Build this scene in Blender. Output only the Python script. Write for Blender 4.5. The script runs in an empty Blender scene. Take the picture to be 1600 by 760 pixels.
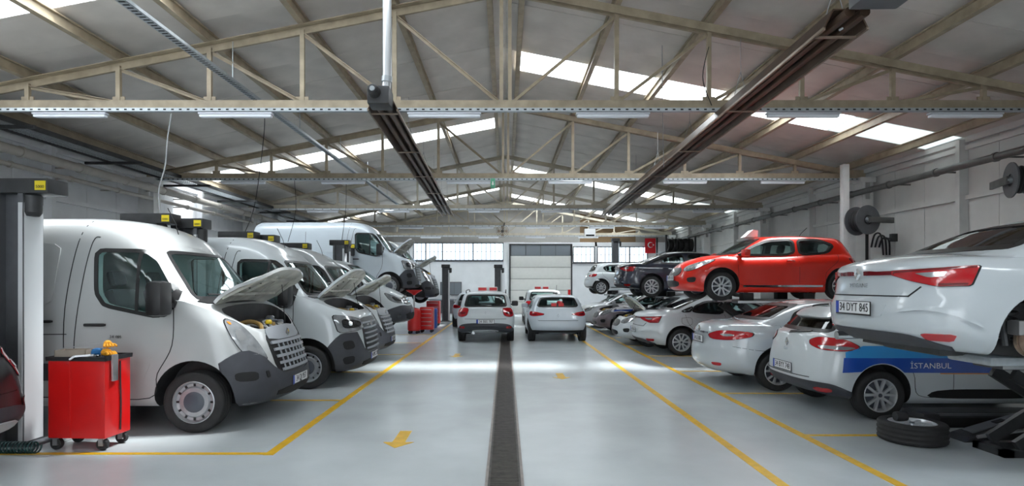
import bpy, bmesh, math, random
import numpy as np
from mathutils import Vector, Matrix
from mathutils.bvhtree import BVHTree
from mathutils.geometry import delaunay_2d_cdt
random.seed(7)
PI = math.pi
SC = bpy.context.scene
COL = SC.collection
# ---------------------------------------------------------------- camera, world, sun, exposure
FPX, HORIZON, VPX, CAMH = 900.0, 445.0, 790.0, 1.74
cd = bpy.data.cameras.new('camera'); cam = bpy.data.objects.new('camera', cd); COL.objects.link(cam)
cam.location = (0, 0, CAMH); cam.rotation_euler = (PI/2, 0, 0)
cd.sensor_fit = 'HORIZONTAL'; cd.sensor_width = 36.0; cd.lens = 36.0*FPX/1600
cd.shift_x = (800-VPX)/1600; cd.shift_y = (HORIZON-380)/1600
cd.clip_start = .05; cd.clip_end = 300
SC.camera = cam
w = bpy.data.worlds.new('sky'); SC.world = w; w.use_nodes = True
bg = w.node_tree.nodes['Background']; bg.inputs['Color'].default_value = (.86, .93, 1.0, 1); bg.inputs['Strength'].default_value = 3.6
sd = bpy.data.lights.new('sun', 'SUN'); sun = bpy.data.objects.new('sun', sd); COL.objects.link(sun)
sun.rotation_euler = Vector((-3.2, -.9, -6.6)).to_track_quat('-Z', 'Y').to_euler(); sd.energy = 28; sd.angle = math.radians(9); sd.color = (1, .98, .95)
SC.view_settings.view_transform = 'Standard'; SC.view_settings.look = 'None'
SC.view_settings.gamma = 1; SC.view_settings.exposure = 0.25
SC.view_settings.use_curve_mapping = False

# ---------------------------------------------------------------- materials
MATS = {}
def mat(name, col, rough=.5, metal=0, coat=0, noise=0, nscale=6, bump=0, bscale=60, emit=0, spec=.5, stretch=None):
    m = bpy.data.materials.new(name); m.use_nodes = True; MATS[name] = m
    nt = m.node_tree; b = nt.nodes['Principled BSDF']
    b.inputs['Base Color'].default_value = (*col, 1); b.inputs['Roughness'].default_value = rough
    b.inputs['Metallic'].default_value = metal; b.inputs['Coat Weight'].default_value = coat
    b.inputs['Coat Roughness'].default_value = .04; b.inputs['Specular IOR Level'].default_value = spec
    if emit:
        b.inputs['Emission Color'].default_value = (*col, 1); b.inputs['Emission Strength'].default_value = emit
    if noise or bump:
        tc = nt.nodes.new('ShaderNodeTexCoord'); src = tc.outputs['Object']
        if stretch:
            mp = nt.nodes.new('ShaderNodeMapping'); mp.inputs['Scale'].default_value = stretch
            nt.links.new(src, mp.inputs['Vector']); src = mp.outputs['Vector']
    if noise:
        n = nt.nodes.new('ShaderNodeTexNoise'); n.inputs['Scale'].default_value = nscale; n.inputs['Detail'].default_value = 5
        nt.links.new(src, n.inputs['Vector'])
        r = nt.nodes.new('ShaderNodeMapRange'); r.inputs['From Min'].default_value = .3; r.inputs['From Max'].default_value = .7
        r.inputs['To Min'].default_value = 1-noise; r.inputs['To Max'].default_value = 1+noise*.6
        nt.links.new(n.outputs['Fac'], r.inputs['Value'])
        h = nt.nodes.new('ShaderNodeMix'); h.data_type = 'RGBA'; h.blend_type = 'MULTIPLY'; h.inputs['Factor'].default_value = 1
        h.inputs['A'].default_value = (*col, 1); nt.links.new(r.outputs['Result'], h.inputs['B']); nt.links.new(h.outputs['Result'], b.inputs['Base Color'])
    if bump:
        n2 = nt.nodes.new('ShaderNodeTexNoise'); n2.inputs['Scale'].default_value = bscale; nt.links.new(src, n2.inputs['Vector'])
        bp = nt.nodes.new('ShaderNodeBump'); bp.inputs['Strength'].default_value = bump; bp.inputs['Distance'].default_value = .01
        nt.links.new(n2.outputs['Fac'], bp.inputs['Height']); nt.links.new(bp.outputs['Normal'], b.inputs['Normal'])
    return m
def glassmat(name, tint, rough=.03, refl=.5):
    m = bpy.data.materials.new(name); m.use_nodes = True; MATS[name] = m
    nt = m.node_tree; nt.nodes.clear()
    o = nt.nodes.new('ShaderNodeOutputMaterial'); t = nt.nodes.new('ShaderNodeBsdfTransparent'); t.inputs['Color'].default_value = (*tint, 1)
    g = nt.nodes.new('ShaderNodeBsdfGlossy'); g.inputs['Roughness'].default_value = rough
    lw = nt.nodes.new('ShaderNodeLayerWeight'); lw.inputs['Blend'].default_value = .5; pw = nt.nodes.new('ShaderNodeMath'); pw.operation = 'POWER'; pw.inputs[1].default_value = 4
    nt.links.new(lw.outputs['Facing'], pw.inputs[0]); f = nt.nodes.new('ShaderNodeMapRange'); f.inputs['To Min'].default_value = .06*refl; f.inputs['To Max'].default_value = .8; nt.links.new(pw.outputs[0], f.inputs['Value'])
    mx = nt.nodes.new('ShaderNodeMixShader'); nt.links.new(f.outputs[0], mx.inputs[0]); nt.links.new(t.outputs[0], mx.inputs[1]); nt.links.new(g.outputs[0], mx.inputs[2])
    nt.links.new(mx.outputs[0], o.inputs['Surface']); return m
def skymat(name, tint, fac):
    m = bpy.data.materials.new(name); m.use_nodes = True; MATS[name] = m
    nt = m.node_tree; nt.nodes.clear()
    o = nt.nodes.new('ShaderNodeOutputMaterial'); t = nt.nodes.new('ShaderNodeBsdfTransparent'); t.inputs['Color'].default_value = (*tint, 1)
    g = nt.nodes.new('ShaderNodeBsdfTranslucent'); g.inputs['Color'].default_value = (*tint, 1)
    mx = nt.nodes.new('ShaderNodeMixShader'); mx.inputs[0].default_value = fac
    nt.links.new(t.outputs[0], mx.inputs[1]); nt.links.new(g.outputs[0], mx.inputs[2])
    nt.links.new(mx.outputs[0], o.inputs['Surface']); return m

mat('white_paint', (.56, .60, .62), .28, coat=.6, noise=.03, nscale=3)
mat('van_paint', (.46, .475, .475), .32, coat=.5, noise=.05, nscale=2.5)
mat('cool_paint', (.54, .60, .65), .28, coat=.6, noise=.03, nscale=3)
mat('pearl_paint', (.47, .51, .535), .25, coat=.7, noise=.03, nscale=3)
mat('red_paint', (.66, .016, .005), .28, coat=.5, noise=.04, nscale=3)
mat('navy_paint', (.035, .04, .06), .22, coat=.9, noise=.05)
mat('black_paint', (.010, .010, .013), .3, coat=.5)
mat('mauve_paint', (.20, .16, .18), .4, coat=.4, noise=.2)
mat('silver_paint', (.55, .57, .59), .3, metal=.3, coat=.5)
mat('interior', (.16, .17, .175), .7); mat('cab_lining', (.50, .58, .58), .7)
mat('seat_cloth', (.11, .12, .13), .85, noise=.2, nscale=30)
mat('black_trim', (.012, .012, .013), .35)
mat('dark_plastic', (.046, .049, .060), .55, noise=.12, nscale=8, bump=.15, bscale=300)
mat('grey_plastic', (.30, .32, .35), .45)
mat('gap', (.009, .009, .010), .8)
mat('rubber', (.022, .022, .023), .75, noise=.3, nscale=12, bump=.2, bscale=120)
mat('alloy', (.60, .62, .64), .32, metal=.45)
mat('steel_wheel', (.42, .43, .45), .4, metal=.7, noise=.15, nscale=10)
mat('hubcap_dark', (.07, .08, .10), .4)
mat('chrome', (.75, .77, .8), .12, metal=1)
mat('disc_steel', (.33, .25, .2), .45, metal=.8, noise=.4, nscale=14)
mat('lamp_red', (.42, .006, .012), .15, coat=1)
mat('lamp_dark_red', (.14, .004, .008), .15, coat=1)
mat('lamp_clear', (.38, .40, .42), .12, coat=1, metal=.45, noise=.3, nscale=9)
mat('lamp_chrome', (.62, .64, .66), .15, metal=.7, coat=1)
mat('lamp_black', (.02, .021, .025), .12, coat=1)
mat('lamp_amber', (.75, .25, .03), .2, coat=1)
glassmat('glass', (.86, .95, .94)); glassmat('dark_glass', (.34, .36, .38))
mat('plate_white', (.72, .73, .74), .4); mat('plate_blue', (.02, .06, .4), .4); mat('plate_ink', (.01, .01, .012), .5)
mat('stripe_blue', (.012, .075, .42), .3, coat=.5); mat('stripe_sky', (.04, .30, .68), .3, coat=.5); mat('stripe_white', (.85, .87, .9), .3)
mat('engine_black', (.03, .03, .032), .5, noise=.4, nscale=9); mat('engine_metal', (.50, .50, .49), .45, metal=.3, noise=.4, nscale=9)
mat('engine_brass', (.35, .22, .07), .5, noise=.3); mat('yellow_cap', (.85, .6, .03), .4)
mat('hood_under', (.60, .59, .53), .55, noise=.28, nscale=5)
mat('sign_white', (.85, .85, .85), .35); mat('sign_red', (.7, .05, .05), .4)
# building
mat('floor_epoxy', (.49, .53, .545), .25, noise=.10, nscale=1.1, bump=.03, bscale=2.5, spec=.5)
mat('line_yellow', (.72, .42, .012), .4, noise=.15, nscale=9)
mat('roof_sheet', (.63, .585, .545), .55, noise=.14, nscale=1.6)
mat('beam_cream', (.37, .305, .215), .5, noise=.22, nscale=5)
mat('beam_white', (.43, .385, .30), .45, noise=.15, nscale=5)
mat('galvanised', (.46, .50, .53), .4, metal=.55, noise=.12, nscale=20)
mat('wall_white', (.66, .655, .64), .6, noise=.07, nscale=2)
mat('wall_grey', (.74, .75, .77), .65, noise=.08, nscale=2)
mat('wall_back', (.86, .88, .90), .6, noise=.05, nscale=2)
mat('column_white', (.66, .66, .65), .5, noise=.08, nscale=4)
mat('pipe_dark', (.13, .13, .125), .45, metal=.3, noise=.2)
mat('pipe_beige', (.42, .39, .35), .5, noise=.1)
mat('dark_steel', (.055, .057, .06), .45, metal=.4, noise=.25, nscale=7)
mat('heater_brown', (.10, .062, .042), .42, metal=.5, noise=.4, nscale=4)
mat('heater_rim', (.33, .26, .20), .4, metal=.5, noise=.3, nscale=4)
mat('lift_grey', (.10, .105, .115), .45, noise=.15, nscale=6); mat('lift_light', (.62, .64, .66), .45)
mat('label_yellow', (.85, .68, .02), .5); mat('fixture_white', (.52, .54, .58), .4); mat('tube_white', (.66, .69, .74), .3, emit=.04)
mat('grate_dark', (.075, .065, .06), .5, metal=.4, noise=.4, nscale=11); mat('grate_edge', (.30, .27, .25), .5, metal=.5, noise=.2)
mat('toolbox_red', (.66, .008, .008), .32, coat=.4, noise=.05); mat('tool_black', (.02, .02, .022), .5); mat('tool_steel', (.45, .45, .46), .35, metal=.8)
mat('glove_orange', (.80, .36, .015), .7, noise=.15, nscale=30); mat('glove_blue', (.02, .16, .42), .7, noise=.15, nscale=30)
mat('box_tan', (.34, .29, .24), .6, noise=.2); mat('hose_green', (.008, .05, .05), .4); mat('drum_blue', (.02, .10, .50), .4)
mat('door_panel', (.78, .78, .74), .5, noise=.03); mat('door_glazing', (.20, .225, .25), .25)
mat('window_frame', (.12, .12, .125), .5); glassmat('window_glass', (.76, .82, .86)); skymat('skylight_sheet', (.93, .96, .98), .45); skymat('skylight_dusty', (.30, .32, .32), .6); mat('dust_sheet', (.55, .56, .52), .7)
mat('cable', (.30, .30, .31), .5); mat('flag_red', (.70, .01, .02), .6); mat('exit_green', (.12, .42, .26), .5); mat('brown_panel', (.25, .16, .08), .6)
mat('gable_beige', (.40, .385, .36), .6, noise=.1, nscale=2); mat('paper_white', (.78, .78, .78), .8)

# ---------------------------------------------------------------- mesh helpers
def mk(name, verts, faces, m=None, smooth=None, mi=None):
    me = bpy.data.meshes.new(name); me.from_pydata([tuple(v) for v in verts], [], faces)
    if m is not None:
        for k in (m if isinstance(m, (list, tuple)) else [m]): me.materials.append(MATS[k] if isinstance(k, str) else k)
    if mi is not None: me.polygons.foreach_set('material_index', mi)
    if smooth is not None:
        me.shade_smooth(); me.set_sharp_from_angle(angle=math.radians(smooth))
    me.update(); return me
class MB:
    def __init__(s): s.v = []; s.f = []
    def add(s, v, f):
        n = len(s.v); s.v += [Vector(p) for p in v]; s.f += [tuple(i+n for i in q) for q in f]; return s
    def box(s, x0, x1, y0, y1, z0, z1, bev=0):
        if bev <= 0:
            v = [(x, y, z) for x in (x0, x1) for y in (y0, y1) for z in (z0, z1)]
            return s.add(v, [(0,1,3,2), (4,6,7,5), (0,4,5,1), (2,3,7,6), (0,2,6,4), (1,5,7,3)])
        b = min(bev, (x1-x0)*.49, (y1-y0)*.49, (z1-z0)*.49)
        bm = bmesh.new(); bmesh.ops.create_cube(bm, size=1)
        for q in bm.verts: q.co = Vector(((x0+x1)/2+q.co.x*(x1-x0), (y0+y1)/2+q.co.y*(y1-y0), (z0+z1)/2+q.co.z*(z1-z0)))
        bmesh.ops.bevel(bm, geom=list(bm.edges), offset=b, segments=2, affect='EDGES', profile=.6)
        bm.verts.index_update(); s.add([q.co.copy() for q in bm.verts], [tuple(q.index for q in f.verts) for f in bm.faces]); bm.free(); return s
    def prism(s, pts, d):          # pts: list of 3-D points of a planar polygon, d: extrusion vector
        n = len(pts); d = Vector(d); a = [Vector(p) for p in pts]; b = [p+d for p in a]
        return s.add(a+b, [tuple(range(n))[::-1], tuple(range(n, 2*n))]+[(i, (i+1) % n, n+(i+1) % n, n+i) for i in range(n)])
    def bar(s, p, q, wd, ht=None, up=(0, 0, 1)):   # square bar from p to q
        p = Vector(p); q = Vector(q); ht = ht or wd; d = (q-p).normalized(); u = Vector(up)
        if abs(d.dot(u)) > .98: u = Vector((0, 1, 0))
        a = d.cross(u).normalized(); b = a.cross(d).normalized()
        v = [o+a*sx*wd/2+b*sz*ht/2 for o in (p, q) for sx in (-1, 1) for sz in (-1, 1)]
        return s.add(v, [(0,1,3,2), (4,6,7,5), (0,4,5,1), (2,3,7,6), (0,2,6,4), (1,5,7,3)])
    def angle(s, p, q, wd, th=.008, up=(0, 0, 1)):  # L profile from p to q
        p = Vector(p); q = Vector(q); d = (q-p).normalized(); u = Vector(up); a = d.cross(u).normalized(); b = a.cross(d).normalized()
        prof = [(-wd/2, wd/2), (wd/2, wd/2), (wd/2, -wd/2), (wd/2-th, -wd/2), (wd/2-th, wd/2-th), (-wd/2, wd/2-th)]
        n = 6; v = [o+a*x+b*z for o in (p, q) for x, z in prof]
        return s.add(v, [tuple(range(n))[::-1], tuple(range(n, 2*n))]+[(i, (i+1) % n, n+(i+1) % n, n+i) for i in range(n)])
    def tube(s, path, r, n=8, cap=True, closed=False):
        P = [Vector(p) for p in path]; m = len(P); base = len(s.v); fr = None
        rr = r if isinstance(r, (list, tuple)) else [r]*m
        for i, p in enumerate(P):
            t = (P[(i+1) % m]-P[i-1]) if closed else (P[min(i+1, m-1)]-P[max(i-1, 0)])
            t = t.normalized() if t.length > 1e-9 else Vector((0, 0, 1))
            if fr is None: fr = t.orthogonal().normalized()
            else:
                fr = fr-t*fr.dot(t); fr = fr.normalized() if fr.length > 1e-6 else t.orthogonal().normalized()
            b = t.cross(fr)
            for k in range(n):
                a = 2*PI*k/n; s.v.append(p+(fr*math.cos(a)+b*math.sin(a))*rr[i])
        for i in range(m if closed else m-1):
            j = (i+1) % m
            for k in range(n): s.f.append((base+i*n+k, base+i*n+(k+1) % n, base+j*n+(k+1) % n, base+j*n+k))
        if cap and not closed:
            s.f.append(tuple(base+k for k in range(n))[::-1]); s.f.append(tuple(base+(m-1)*n+k for k in range(n)))
        return s
    def lathe(s, prof, axis='Z', n=24, c=(0, 0, 0), closed=False):   # prof: (r, h)
        base = len(s.v); m = len(prof); c = Vector(c)
        for r, h in prof:
            for k in range(n):
                a = 2*PI*k/n; x, y = r*math.cos(a), r*math.sin(a)
                s.v.append(c+(Vector((x, y, h)) if axis == 'Z' else Vector((x, h, y)) if axis == 'Y' else Vector((h, x, y))))
        for i in range(m if closed else m-1):
            j = (i+1) % m
            for k in range(n):
                q = (base+i*n+k, base+i*n+(k+1) % n, base+j*n+(k+1) % n, base+j*n+k)
                s.f.append(q if axis != 'Y' else q[::-1])
        if not closed:
            a = tuple(base+k for k in range(n)); b = tuple(base+(m-1)*n+k for k in range(n))
            s.f.append(a[::-1] if axis != 'Y' else a); s.f.append(b if axis != 'Y' else b[::-1])
        return s
    def xf(s, M):
        s.v = [M @ v for v in s.v]; return s
    def mesh(s, name, m, smooth=30): return mk(name, s.v, s.f, m, smooth)
def obj(name, me, parent=None, loc=(0, 0, 0), rot=(0, 0, 0)):
    o = bpy.data.objects.new(name, me); COL.objects.link(o); o.parent = parent; o.location = loc; o.rotation_euler = rot; return o
def tag(o, label, cat, group=None, kind=None):
    if label: o['label'] = label
    if cat: o['category'] = cat
    if group: o['group'] = group
    if kind: o['kind'] = kind
    return o
def thing(name, label, cat, loc=(0, 0, 0), rz=0, group=None):
    return tag(obj(name, None, None, loc, (0, 0, rz)), label, cat, group)
def struct(name, me, parent=None, loc=(0, 0, 0)):
    o = obj(name, me, parent, loc); o['kind'] = 'structure'; return o
def catm(pts, n=8):
    P = [Vector(p) for p in pts]; out = []
    for i in range(len(P)-1):
        a = P[max(i-1, 0)]; b = P[i]; c = P[i+1]; d = P[min(i+2, len(P)-1)]
        for k in range(n):
            t = k/n; out.append(.5*((2*b)+(c-a)*t+(2*a-5*b+4*c-d)*t*t+(3*b-a-3*c+d)*t**3))
    return out+[P[-1]]
def text_mesh(txt, size, m, align='CENTER', depth=.001):
    cu = bpy.data.curves.new('txt', 'FONT'); cu.body = txt; cu.size = size; cu.align_x = align; cu.align_y = 'CENTER'; cu.extrude = depth
    cu.resolution_u = 3
    o = bpy.data.objects.new('txt', cu); COL.objects.link(o); dg = bpy.context.evaluated_depsgraph_get()
    me = bpy.data.meshes.new_from_object(o.evaluated_get(dg)); bpy.data.objects.remove(o); bpy.data.curves.remove(cu)
    me.materials.clear(); me.materials.append(MATS[m]); return me
# ---------------------------------------------------------------- vehicle kit
def pch(pts):
    X = np.array([p[0] for p in pts], float); Y = np.array([p[1] for p in pts], float)
    if len(X) == 1: return lambda x: float(Y[0])
    h = np.diff(X); d = np.diff(Y)/h; m = np.zeros(len(X)); m[0] = d[0]; m[-1] = d[-1]
    for i in range(1, len(X)-1):
        if d[i-1]*d[i] > 0:
            a = 2*h[i]+h[i-1]; b = h[i]+2*h[i-1]; m[i] = (a+b)/(a/d[i-1]+b/d[i])
    def f(x):
        if x <= X[0]: return float(Y[0])
        if x >= X[-1]: return float(Y[-1])
        i = int(np.searchsorted(X, x)-1); t = (x-X[i])/h[i]
        return float((1+2*t)*(1-t)**2*Y[i]+t*(1-t)**2*h[i]*m[i]+t*t*(3-2*t)*Y[i+1]+t*t*(t-1)*h[i]*m[i+1])
    return f
def chaikin(p, k=2, r=.22):
    p = [Vector(q) for q in p]
    for _ in range(k):
        o = []
        for i in range(len(p)):
            a, b = p[i], p[(i+1) % len(p)]; o += [a.lerp(b, r), a.lerp(b, 1-r)]
        p = o
    return p
def inside(p, poly):
    x, y = p; c = False; n = len(poly); j = n-1
    for i in range(n):
        xi, yi = poly[i]; xj, yj = poly[j]
        if (yi > y) != (yj > y) and x < (xj-xi)*(y-yi)/(yj-yi)+xi: c = not c
        j = i
    return c
def offset2(poly, d):
    n = len(poly); A = sum(poly[i][0]*poly[(i+1) % n][1]-poly[(i+1) % n][0]*poly[i][1] for i in range(n)); sg = 1 if A > 0 else -1
    out = []
    for i in range(n):
        a = Vector(poly[i-1]); b = Vector(poly[i]); c = Vector(poly[(i+1) % n])
        e1 = (b-a).normalized(); e2 = (c-b).normalized(); n1 = Vector((-e1.y, e1.x)); n2 = Vector((-e2.y, e2.x)); m = n1+n2
        if m.length < 1e-6: m = n1
        m = m.normalized(); k = max(.5, m.dot(n1)); out.append(tuple(b+m*(sg*d/k)))
    return out
class Body:
    NA, NS = 13, 40
    def __init__(s, sp):
        s.sp = sp; s.z0 = pch(sp['z0']); s.z1 = pch(sp['z1']); s.zr = pch(sp['zr']); s.sh = pch(sp.get('sh', [(0, .03), (sp['L'], .05)]))
        s.T = [pch([(q[0], q[k]) for q in sp['tub']]) for k in (1, 2, 3)]
        s.G = [pch([(q[0], q[k]) for q in sp['gh']]) for k in (1, 2, 3)]
    def plan(s, xr, xf, w, c):
        cr, nr, cf, nf = c; out = []
        for i in range(s.NA):
            th = PI/2*(1-i/s.NA); out.append((xr+cr-cr*math.sin(th)**(2/nr), w*math.cos(th)**(2/nr) if i else 0.))
        for i in range(s.NS+1): out.append((xr+cr+(xf-cf-xr-cr)*i/s.NS, w))
        for i in range(1, s.NA+1):
            th = PI/2*i/s.NA; out.append((xf-cf+cf*math.sin(th)**(2/nf), w*max(0, math.cos(th))**(2/nf) if i < s.NA else 0.))
        return out
    def tub(s, t, off=0):
        o = []
        sh = max(0, (t-.82)/.18)**2
        for x, y in s.plan(s.T[0](t)-off, s.T[1](t)+off, s.T[2](t)+off, s.sp['tc']):
            z = s.z0(x)+t*(s.z1(x)-s.z0(x)); o.append(Vector((x, max(0, y-min(y, s.sh(x)*sh)), z)))
        return o
    def ghr(s, q, ins=0, drop=.06, top=0):
        o = []
        for x, y in s.plan(s.G[0](q)+ins*1.6, s.G[1](q)-ins*1.6, s.G[2](q)-ins, s.sp['gc']):
            b = s.z1(x)-drop; o.append(Vector((x, y, b+q*(s.zr(x)-top-b))))
        return o
    def solid(s, rows, crown, botcrown=0, Q=9, mi=0):
        n = len(rows[0]); V = []; F = []; idx = []
        for r in rows:
            L = []; R = []
            for i, p in enumerate(r):
                V.append(p.copy()); L.append(len(V)-1)
                if i in (0, n-1): R.append(L[-1])
                else:
                    V.append(Vector((p.x, -p.y, p.z))); R.append(len(V)-1)
            idx.append((L, R))
        for a, b in zip(idx[:-1], idx[1:]):
            for i in range(n-1):
                F.append((a[0][i], b[0][i], b[0][i+1], a[0][i+1])); F.append((a[1][i], a[1][i+1], b[1][i+1], b[1][i]))
        def cap(k, cr, flip):
            L, R = idx[k]; row = rows[k]; wm = max(p.y for p in row); prev = None
            for i in range(n):
                if i in (0, n-1): cur = [L[i]]
                else:
                    p = row[i]; cur = [L[i]]
                    for j in range(1, Q):
                        q = 1-2*j/Q; V.append(Vector((p.x, p.y*q, p.z+cr*(1-q*q)*min(1, (p.y/wm)**1.0)))); cur.append(len(V)-1)
                    cur.append(R[i])
                if prev is not None:
                    if len(prev) == 1: fs = [(prev[0], cur[j+1], cur[j]) for j in range(len(cur)-1)]
                    elif len(cur) == 1: fs = [(prev[j], prev[j+1], cur[0]) for j in range(len(prev)-1)]
                    else: fs = [(prev[j], prev[j+1], cur[j+1], cur[j]) for j in range(len(cur)-1)]
                    F.extend([f[::-1] for f in fs] if flip else fs)
                prev = cur
        cap(-1, crown, False); cap(0, botcrown, True)
        return V, F
    TL = [0, .03, .07, .12, .18, .25, .32, .4, .48, .56, .64, .72, .8, .86, .9, .94, .97, 1]
    GL = [0, .12, .25, .38, .5, .62, .72, .8, .86, .91, .95, .98, 1]
def tmpobj(me): o = bpy.data.objects.new('tmp', me); COL.objects.link(o); return o
def booleans(me, ops):
    base = tmpobj(me); tm = [base]
    for m2, op in ops:
        c = tmpobj(m2); c.hide_render = True; tm.append(c); md = base.modifiers.new('b', 'BOOLEAN'); md.operation = op; md.object = c; md.solver = 'MANIFOLD'
    dg = bpy.context.evaluated_depsgraph_get(); dg.update(); out = bpy.data.meshes.new_from_object(base.evaluated_get(dg))
    for o in tm: bpy.data.objects.remove(o)
    return out
def bvh_of(me):
    return BVHTree.FromPolygons([v.co.copy() for v in me.vertices], [tuple(p.vertices) for p in me.polygons])
DIRS = {'S': (0, 1, 0), 'F': (1, 0, 0), 'R': (-1, 0, 0), 'T': (0, 0, 1), 'FC': (.74, .67, 0), 'RC': (-.74, .67, 0)}
def to3(view, pts):
    if view == 'S': return [Vector((p[0], 1.2, p[1])) for p in pts]
    if view in 'FR': return [Vector((0, p[0], p[1])) for p in pts]
    if view == 'T': return [Vector((p[0], p[1], 0)) for p in pts]
    return [Vector(p) for p in pts]
def patch(bvh, view, pts, off=.004, thick=.012, res=.07, hole=None):
    d = Vector(DIRS[view]).normalized(); P = to3(view, pts); u = Vector((0, 0, 1)) if abs(d.z) < .9 else Vector((1, 0, 0))
    a = u.cross(d).normalized(); b = d.cross(a).normalized()
    def dens(poly):
        o = []
        for i in range(len(poly)):
            p, q = Vector(poly[i]), Vector(poly[(i+1) % len(poly)]); k = max(1, int((q-p).length/res))
            o += [tuple(p.lerp(q, j/k)) for j in range(k)]
        return o
    out = dens([(p.dot(a), p.dot(b)) for p in P]); ho = dens([(p.dot(a), p.dot(b)) for p in to3(view, hole)]) if hole else []
    V = list(out)+list(ho); E = [(i, (i+1) % len(out)) for i in range(len(out))]+[(len(out)+i, len(out)+(i+1) % len(ho)) for i in range(len(ho))]
    x0, x1 = min(p[0] for p in out), max(p[0] for p in out); y0, y1 = min(p[1] for p in out), max(p[1] for p in out)
    edge = np.array(V); yy = y0+res/2
    while yy < y1:
        xx = x0+res/2
        while xx < x1:
            if inside((xx, yy), out) and not (ho and inside((xx, yy), ho)) and np.min(np.hypot(edge[:, 0]-xx, edge[:, 1]-yy)) > res*.4: V.append((xx, yy))
            xx += res
        yy += res
    r = delaunay_2d_cdt([Vector(p) for p in V], E, [], 0, 1e-5); v2, fs = r[0], r[2]; T = []
    for f in fs:
        c = (sum(v2[i][0] for i in f)/3, sum(v2[i][1] for i in f)/3)
        if inside(c, out) and not (ho and inside(c, ho)): T.append(tuple(f))
    pos = []; nor = []
    for p in v2:
        o = a*p[0]+b*p[1]+d*9; loc, nn, _, _ = bvh.ray_cast(o, -d)
        if loc is None: pos.append(None); nor.append(d)
        else: pos.append(loc); nor.append(nn if nn.dot(d) > .15 else (nn+d).normalized())
    ok = [i for i, p in enumerate(pos) if p is not None]
    if not ok: return None
    for i, p in enumerate(pos):
        if p is None:
            j = min(ok, key=lambda k: (v2[k]-v2[i]).length); pos[i] = pos[j]+a*(v2[i][0]-v2[j][0])+b*(v2[i][1]-v2[j][1]); nor[i] = nor[j]
    used = sorted({i for f in T for i in f}); mp = {i: k for k, i in enumerate(used)}; n = len(used)
    top = [pos[i]+nor[i]*off for i in used]; bot = [pos[i]+nor[i]*(off-thick) for i in used]
    F = []; ed = {}
    for f in T:
        g = [mp[i] for i in f]
        e1 = (v2[f[1]]-v2[f[0]]); e2 = (v2[f[2]]-v2[f[0]])
        if e1.x*e2.y-e1.y*e2.x < 0: g = g[::-1]
        F.append(tuple(g))
        for k in range(3):
            e = (g[k], g[(k+1) % 3]); ed[e] = 1
    F2 = [tuple(i+n for i in f[::-1]) for f in F]
    side = [(e[1], e[0], e[0]+n, e[1]+n) for e in ed if (e[1], e[0]) not in ed]
    return top+bot, F+F2+side
def mirror(V, F): return [Vector((v[0], -v[1], v[2])) for v in V], [f[::-1] for f in F]
class Kit:
    def __init__(s, sp):
        s.sp = sp; s.parts = []; s.L = sp['L']; s.shift = Vector((-sp['L']/2, 0, 0)); s.plates = []
    def add(s, name, V, F, m, parent=None, smooth=35, label=None):
        s.parts.append([name, mk(name, [Vector(v)+s.shift for v in V], F, m, smooth), parent, (0, 0, 0), (0, 0, 0), label]); return len(s.parts)-1
    def addme(s, name, me, parent=None, loc=(0, 0, 0), rot=(0, 0, 0), label=None):
        s.parts.append([name, me, parent, loc, rot, label]); return len(s.parts)-1
    def patch(s, name, view, pts, m, off=.004, thick=.012, rnd=2, r=.2, res=.07, mir=True, parent=None, hole=None, label=None):
        if rnd: pts = chaikin(pts, rnd, r)
        if hole and rnd: hole = chaikin(hole, rnd, r)
        q = patch(s.bvh, view, pts, off, thick, res, hole)
        if q is None: return None
        i = s.add(name, q[0], q[1], m, parent if not isinstance(parent, tuple) else parent[0], label=label)
        if mir:
            v, f = mirror(*q); j = s.add(name, v, f, m, parent if not isinstance(parent, tuple) else parent[1], label=label); return (i, j)
        return i
    def hit(s, view, a, b):
        d = Vector(DIRS[view]); o = to3(view, [(a, b)])[0]; o = o-d*o.dot(d)+d*9; return s.bvh.ray_cast(o, -d)[0]
WHEELS = {}
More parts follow.
